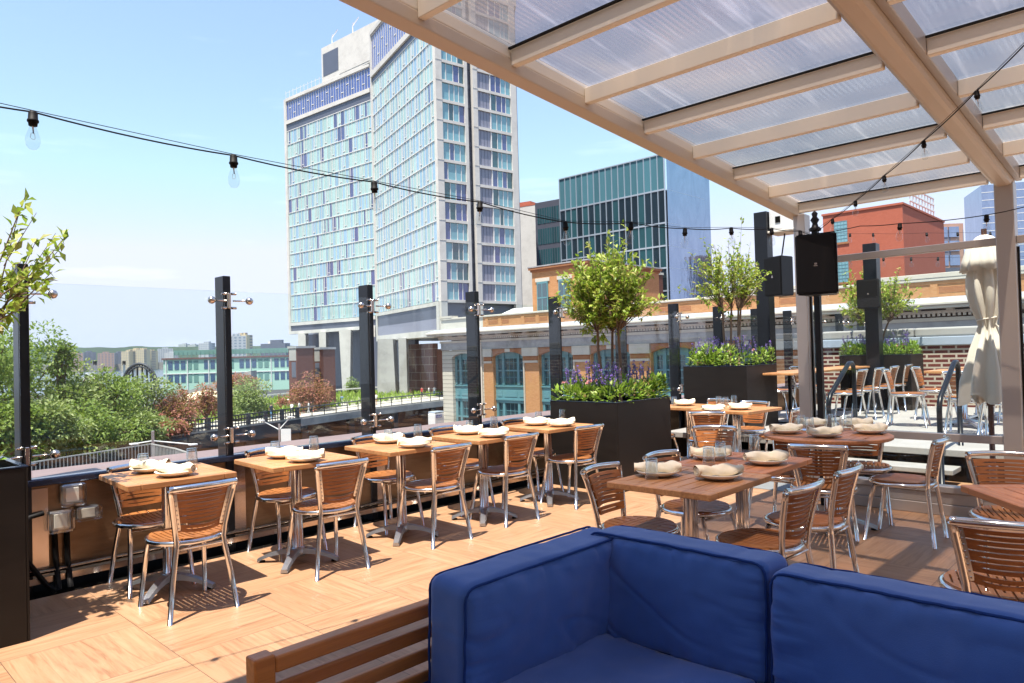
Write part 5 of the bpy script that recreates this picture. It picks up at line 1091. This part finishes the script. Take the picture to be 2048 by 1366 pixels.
FB=[(134,166,705,1800,'tower_red','left of two matching brick apartment slabs across the river'),(168,192,703,1850,'tower_slate','dark block between the two matching brick slabs'),(195,228,705,1800,'tower_red','right of two matching brick apartment slabs across the river'),(230,252,704,1850,'tower_slate','dark block right of the matching brick slabs'),(118,133,706,1850,'tower_slate','dark block left of the matching brick slabs'),
(258,272,701,1800,'tower_sand','left sand-coloured tower across the river'),(273,287,697,1820,'tower_sand','tallest sand-coloured tower across the river'),(288,301,697,1800,'tower_sand','third sand-coloured tower across the river'),(302,316,700,1830,'tower_sand','right sand-coloured tower across the river'),(317,346,696,2100,'tower_grey','pale office block right of the sand towers'),
(40,62,704,1900,'tower_grey','grey block seen beside the first screen post'),(348,358,704,1900,'tower_grey','small block above the left end of the pier roof'),(372,380,687,2600,'tower_grey','left of two small hilltop towers'),(391,398,688,2600,'tower_grey','right of two small hilltop towers'),(455,492,669,1000,'tower_grey','wide grey residential slab right of the second post'),(493,505,667,1010,'tower_sand','sand-coloured end bay of the wide residential slab'),(530,564,684,800,'concrete_pale','low white warehouse above the pier roof'),(418,430,684,1500,'tower_grey','small grey block just left of the second post'),(570,580,682,700,'panel_slate','dark tank block next to the hotel edge')]
for pa,pb,yt,d,mt,l in FB:
    a=uD(pa,yt,d); b=uD(pb,yt,d*1.01); F=Face((a.x,a.y),(b.x,b.y)); c=F.p(F.L/2,-13,-15); e=empty('distant_block',c,0,l,'building'); m=MB(); F.box(m,0,F.L,-13,a.z-2,-30,0); m.build('walls',MT[mt],e).location=-c; m=MB(); F.box(m,F.L*.3,F.L*.7,a.z-1.99,a.z+1.5,-20,-6); m.build('roof_plant',MT[mt],e).location=-c
# boats, crane bits on the river
for px,y0,y1,d,mt,l in ((190,722,742,420,'white_paint','white funnel mast with black top left of the arch'),(248,722,742,430,'white_paint','white mast with black top behind the arch')):
    a=uD(px,y0,d); b=uD(px,y1+14,d); m=MB(); m.tube([(0,0,-14),(0,0,a.z-2.5)],.75,8); e=empty('river_mast',(a.x,a.y,0),0,l,'mast','striped masts by the river'); m.build('pole',MT[mt],e); m=MB(); m.tube([(0,0,a.z-2.49),(0,0,a.z)],1.0,8); m.build('cap',MT['black_metal'],e)
c=uD(182,748,400); e=empty('red_workboat',(c.x,c.y,-13.6),0,'red and white workboat half hidden by the trees on the river','boat'); m=MB(); m.add([(-14,-3,0),(12,-3,0),(16,0,0),(12,3,0),(-14,3,0),(-15,-3.4,4),(13,-3.4,4),(18,0,5),(13,3.4,4),(-15,3.4,4)],[(0,1,6,5),(1,2,7,6),(2,3,8,7),(3,4,9,8),(4,0,5,9),(5,6,7,8,9)]); m.build('hull',MT['signal_red'],e); m=MB(); m.box((-6,-2.4,4.01),(5,2.4,8.5)); m.box((-3,-2,8.51),(2,2,11)); m.build('cabin',MT['white_paint'],e)
# low roofs and street things below the parapet
m=MB(); m.box((-57,-10,-12),(-20,15.9,-8.6)); o=m.build('low_roof',MT['roof_maroon']); tag(o,'low dark maroon roof below the parapet at the left','roof')
m=MB(); m.box((-57,18,-12),(-12,40,-8.4)); m.box((-56,19,-8.39),(-54,21,-6.9)); o=m.build('market_roof',MT['roof_maroon']); tag(o,'low brown roof below the parapet in front of the warehouse','roof')
m=MB(); m.box((-57.3,17.7,-8.39),(-57.0,40,-8.0)); m.box((-57,39.7,-8.39),(-12,40,-8.0)); o=m.build('roof_kerb',MT['white_paint']); tag(o,'white kerb line along the far edge of the low brown roof','kerb')
ra=random.Random(5)
for k,px in enumerate((700,742,790,812,836)):
    p=uz(px,846-k*3.2,-8.0); e=empty('roof_unit',(p.x,p.y,-8.38),ra.uniform(0,1),'white air unit on the low brown roof, %s'%('leftmost of five','second of five from the left','middle one of five','second of five from the right','rightmost of five')[k],'air unit','white air units on the low roof'); m=MB(); w_=ra.uniform(.8,1.6); m.box((-w_,-.7,0),(w_,.7,ra.uniform(.7,1.1)),ch=.05); m.build('casing',MT['white_paint'],e); m=MB(); m.lathe([(.45,1.12),(.5,1.2),(0,1.2)],n=12); m.build('fan',MT['panel_slate'],e)
tr=[uz(20,932,-1.7),uz(150,911,-1.7),uz(302,888,-1.7),uz(350,897,-1.7),uz(402,914,-1.7)]
e=empty('roof_railing',(tr[1].x,tr[1].y,-3),0,'pale grey barred railing around a lower grey roof terrace behind the leftmost table','railing'); RO_=-Vector((tr[1].x,tr[1].y,-3)); m=MB()
for a,b in zip(tr,tr[1:]):
    m.bar(a,b,.04,.04); m.bar(a-Vector((0,0,.95)),b-Vector((0,0,.95)),.03,.03); n=int((b-a).length/.14)
    for k in range(n): p=a.lerp(b,k/n); m.box((p.x-.011,p.y-.011,p.z-.95),(p.x+.011,p.y+.011,p.z))
m.build('bars',MT['concrete_grey'],e).location=RO_
m=MB(); prism(m,[(p.x,p.y) for p in (tr[0],tr[1],tr[2],tr[3],tr[4])]+[(-16,8.5),(-16,3)],-3.4,-2.8); o=m.build('terrace_roof',MT['concrete_grey']); tag(o,'lower grey roof terrace enclosed by the pale barred railing','roof')
for (pp,top,arms,lb) in (((306,887),(306,862),((268,888),(386,889)),'street lamp with two drooping heads behind the second small table'),((559,886),(559,848),((523,841),(581,834)),'forked lamp post left of the third screen post')):
    d=36 if pp[0]<400 else 50; a,b=uD(*pp,d),uD(*top,d); e=empty('street_lamp',(a.x,a.y,-12),0,lb,'street lamp'); O=-Vector((a.x,a.y,-12)); m=MB(); m.tube([(a.x,a.y,-12),(a.x,a.y,b.z)],.07,6); m.build('pole',MT['white_paint'],e).location=O
    for q in arms: q=uD(*q,d); m=MB(); m.tube([(a.x,a.y,b.z-.4 if pp[0]>400 else b.z-.5),(q.x,q.y,q.z)],.035,5); m.build('arm',MT['white_paint'],e).location=O; m=MB(); m.box((q.x-.18,q.y-.18,q.z-.04),(q.x+.18,q.y+.18,q.z+.04),ch=.02); m.build('lamp_head',MT['white_paint'],e).location=O
p=uD(572,872,50); m=MB(); m.box((-.35,-.03,-.5),(.35,.03,.5)); m.box((-.04,-.028,-7),(.04,.028,-.5)); o=m.build('street_banner',MT['white_paint']); o.location=p; o.rotation_euler=(0,0,R(44)); tag(o,'small white blank sign board beside the forked lamp post','sign')
e=empty('delivery_van',tuple(uD(872,826,60)-Vector((0,0,.2))),R(10),'pale blue and white cab showing left of the stone corner of the warehouse','van'); e.scale=(.7,.7,.7); m=MB(); m.box((-.55,-.9,-1.6),(.55,.9,.3),ch=.12); m.build('body',MT['white_paint'],e); m=MB(); m.box((-.57,-.7,-.25),(.57,.5,.15)); m.build('window',MT['pane_topblue'],e); m=MB(); m.box((-.55,-.85,.31),(.55,.85,.5),ch=.08); m.build('roof',MT['flashing'],e)
# ---- people strolling in the elevated park
simple('skin',(.45,.27,.19),.6); simple('cloth_white',(.72,.72,.70),.8); simple('cloth_dark',(.04,.045,.07),.8); simple('cloth_orange',(.6,.25,.1),.8); simple('cloth_blue',(.12,.25,.42),.8); simple('hair_dark',(.04,.025,.015),.7); simple('cloth_red',(.45,.05,.05),.8)
def person(px,py,shirt,trou,head,label,seed,sit=False,z=None):
    r=random.Random(seed); sw=r.uniform(.12,.24); asw=r.uniform(.05,.2); zb=ZD if z is None else z
    J={'pel':(0,0,.95),'sp':(0,.0,1.15),'ch':(0,.01,1.36),'nk':(0,.02,1.49),'hd':(0,.03,1.60),'tp':(0,.03,1.71)}
    for s,g in ((1,1),(-1,-1)):
        J['hip%d'%s]=(.09*s,0,.90); J['kn%d'%s]=(.10*s,.5*sw*g+.04,.50); J['an%d'%s]=(.10*s,sw*g-.03,.09); J['to%d'%s]=(.105*s,sw*g+.13,.04)
        J['sh%d'%s]=(.18*s,0,1.40); J['el%d'%s]=(.235*s,-asw*g*.5-.02,1.12); J['wr%d'%s]=(.23*s,-asw*g+.10,.88); J['ha%d'%s]=(.225*s,-asw*g+.14,.79)
    if sit:
        for k,v in list(J.items()):
            J[k]=(v[0],v[1],v[2]-.48)
        for s in (1,-1): J['kn%d'%s]=(.10*s,.42,.46); J['an%d'%s]=(.1*s,.46,.08); J['to%d'%s]=(.1*s,.58,.04)
    RA={'pel':.145,'sp':.125,'ch':.15,'nk':.06,'hd':.10,'tp':.075,'hip':.095,'kn':.062,'an':.042,'to':.035,'sh':.065,'el':.045,'wr':.032,'ha':.035}
    E_=[('pel','sp'),('sp','ch'),('ch','nk'),('nk','hd'),('hd','tp')]
    for s in ('1','-1'): E_+=[('pel','hip'+s),('hip'+s,'kn'+s),('kn'+s,'an'+s),('an'+s,'to'+s),('ch','sh'+s),('sh'+s,'el'+s),('el'+s,'wr'+s),('wr'+s,'ha'+s)]
    ks=list(J); me=bpy.data.meshes.new('person'); me.from_pydata([J[k] for k in ks],[(ks.index(a),ks.index(b)) for a,b in E_],[]); tmp=bpy.data.objects.new('person',me); COL.objects.link(tmp)
    md=tmp.modifiers.new('s','SKIN'); sd=tmp.modifiers.new('d','SUBSURF'); sd.levels=1; sd.render_levels=1
    for i,k in enumerate(ks): rr_=RA[k.rstrip('-1')]; me.skin_vertices[0].data[i].radius=(rr_,rr_*.85); me.skin_vertices[0].data[i].use_root=(k=='pel')
    dg=bpy.context.evaluated_depsgraph_get(); nm=bpy.data.meshes.new_from_object(tmp.evaluated_get(dg)); bpy.data.objects.remove(tmp)
    for q in ('skin',shirt,trou,head): nm.materials.append(MT[q])
    off=.48 if sit else 0
    for f in nm.polygons:
        c=f.center; zz=c.z+off; f.use_smooth=True
        if zz>1.62 or (zz>1.56 and c.y<.02 and abs(c.x)<.12): f.material_index=3
        elif zz>1.46 and abs(c.x)<.13: f.material_index=0
        elif abs(c.x)>.19 and zz<1.20 and not(sit and zz<.9): f.material_index=0
        elif zz>.93: f.material_index=1
        else: f.material_index=2
    o=bpy.data.objects.new('person',nm); COL.objects.link(o); p=uz(px,py,zb); o.location=p; o.rotation_euler=(0,0,r.uniform(0,6.28)); tag(o,label,'person','people strolling in the elevated park')
PPL=[(525,834,'cloth_white','cloth_white','hair_dark','person in all white standing at the end of the lattice rail'),(543,837,'cloth_dark','cloth_blue','hair_dark','person in a dark top and blue trousers by the forked lamp post'),(584,834,'cloth_white','cloth_dark','hair_dark','person in a white shirt and dark trousers leaning at the pipe rail'),(599,831,'cloth_white','cloth_orange','hair_dark','person in a white top and tan trousers beside the dark-trousered one'),(618,831,'cloth_white','cloth_white','hair_dark','person in pale clothes rightmost of the trio at the pipe rail'),
(486,836,'cloth_dark','cloth_dark','hair_dark','person in dark clothes behind the lattice rail, left of two'),(495,835,'cloth_red','cloth_dark','hair_dark','person in a red top behind the lattice rail, right of two'),(563,822,'cloth_orange','cloth_white','hair_dark','person in orange below the smaller red tree'),(577,820,'cloth_white','cloth_blue','hair_dark','person in white and blue below the big red tree'),(752,811,'cloth_white','cloth_orange','hair_dark','person in white right of the third screen post'),
(844,795,'cloth_red','cloth_dark','hair_dark','person in a red top under the hotel, left of three'),(858,794,'cloth_white','cloth_dark','hair_dark','person in a white top under the hotel, middle of three'),(869,793,'cloth_white','cloth_blue','hair_dark','person in a white top under the hotel, right of three')]
for i,a in enumerate(PPL): person(a[0],a[1],a[2],a[3],a[4],a[5],i)
person(684,806,'cloth_blue','cloth_white','hair_dark','person in a blue top sitting on the lawn edge',99,sit=True)

m=MB(); m.box((-6500,-3500,-15.5),(600,6500,200))
t=NT('air_haze'); pv=t.n('VolumePrincipled',i_Color=(.80,.88,.96,1),i_Density=.00007,i_Anisotropy=.2); t.t.links.new(pv.outputs[0],t.out.inputs[1])
hz=m.build('haze',t.m); hz['kind']='stuff'
S.cycles.volume_bounces=0
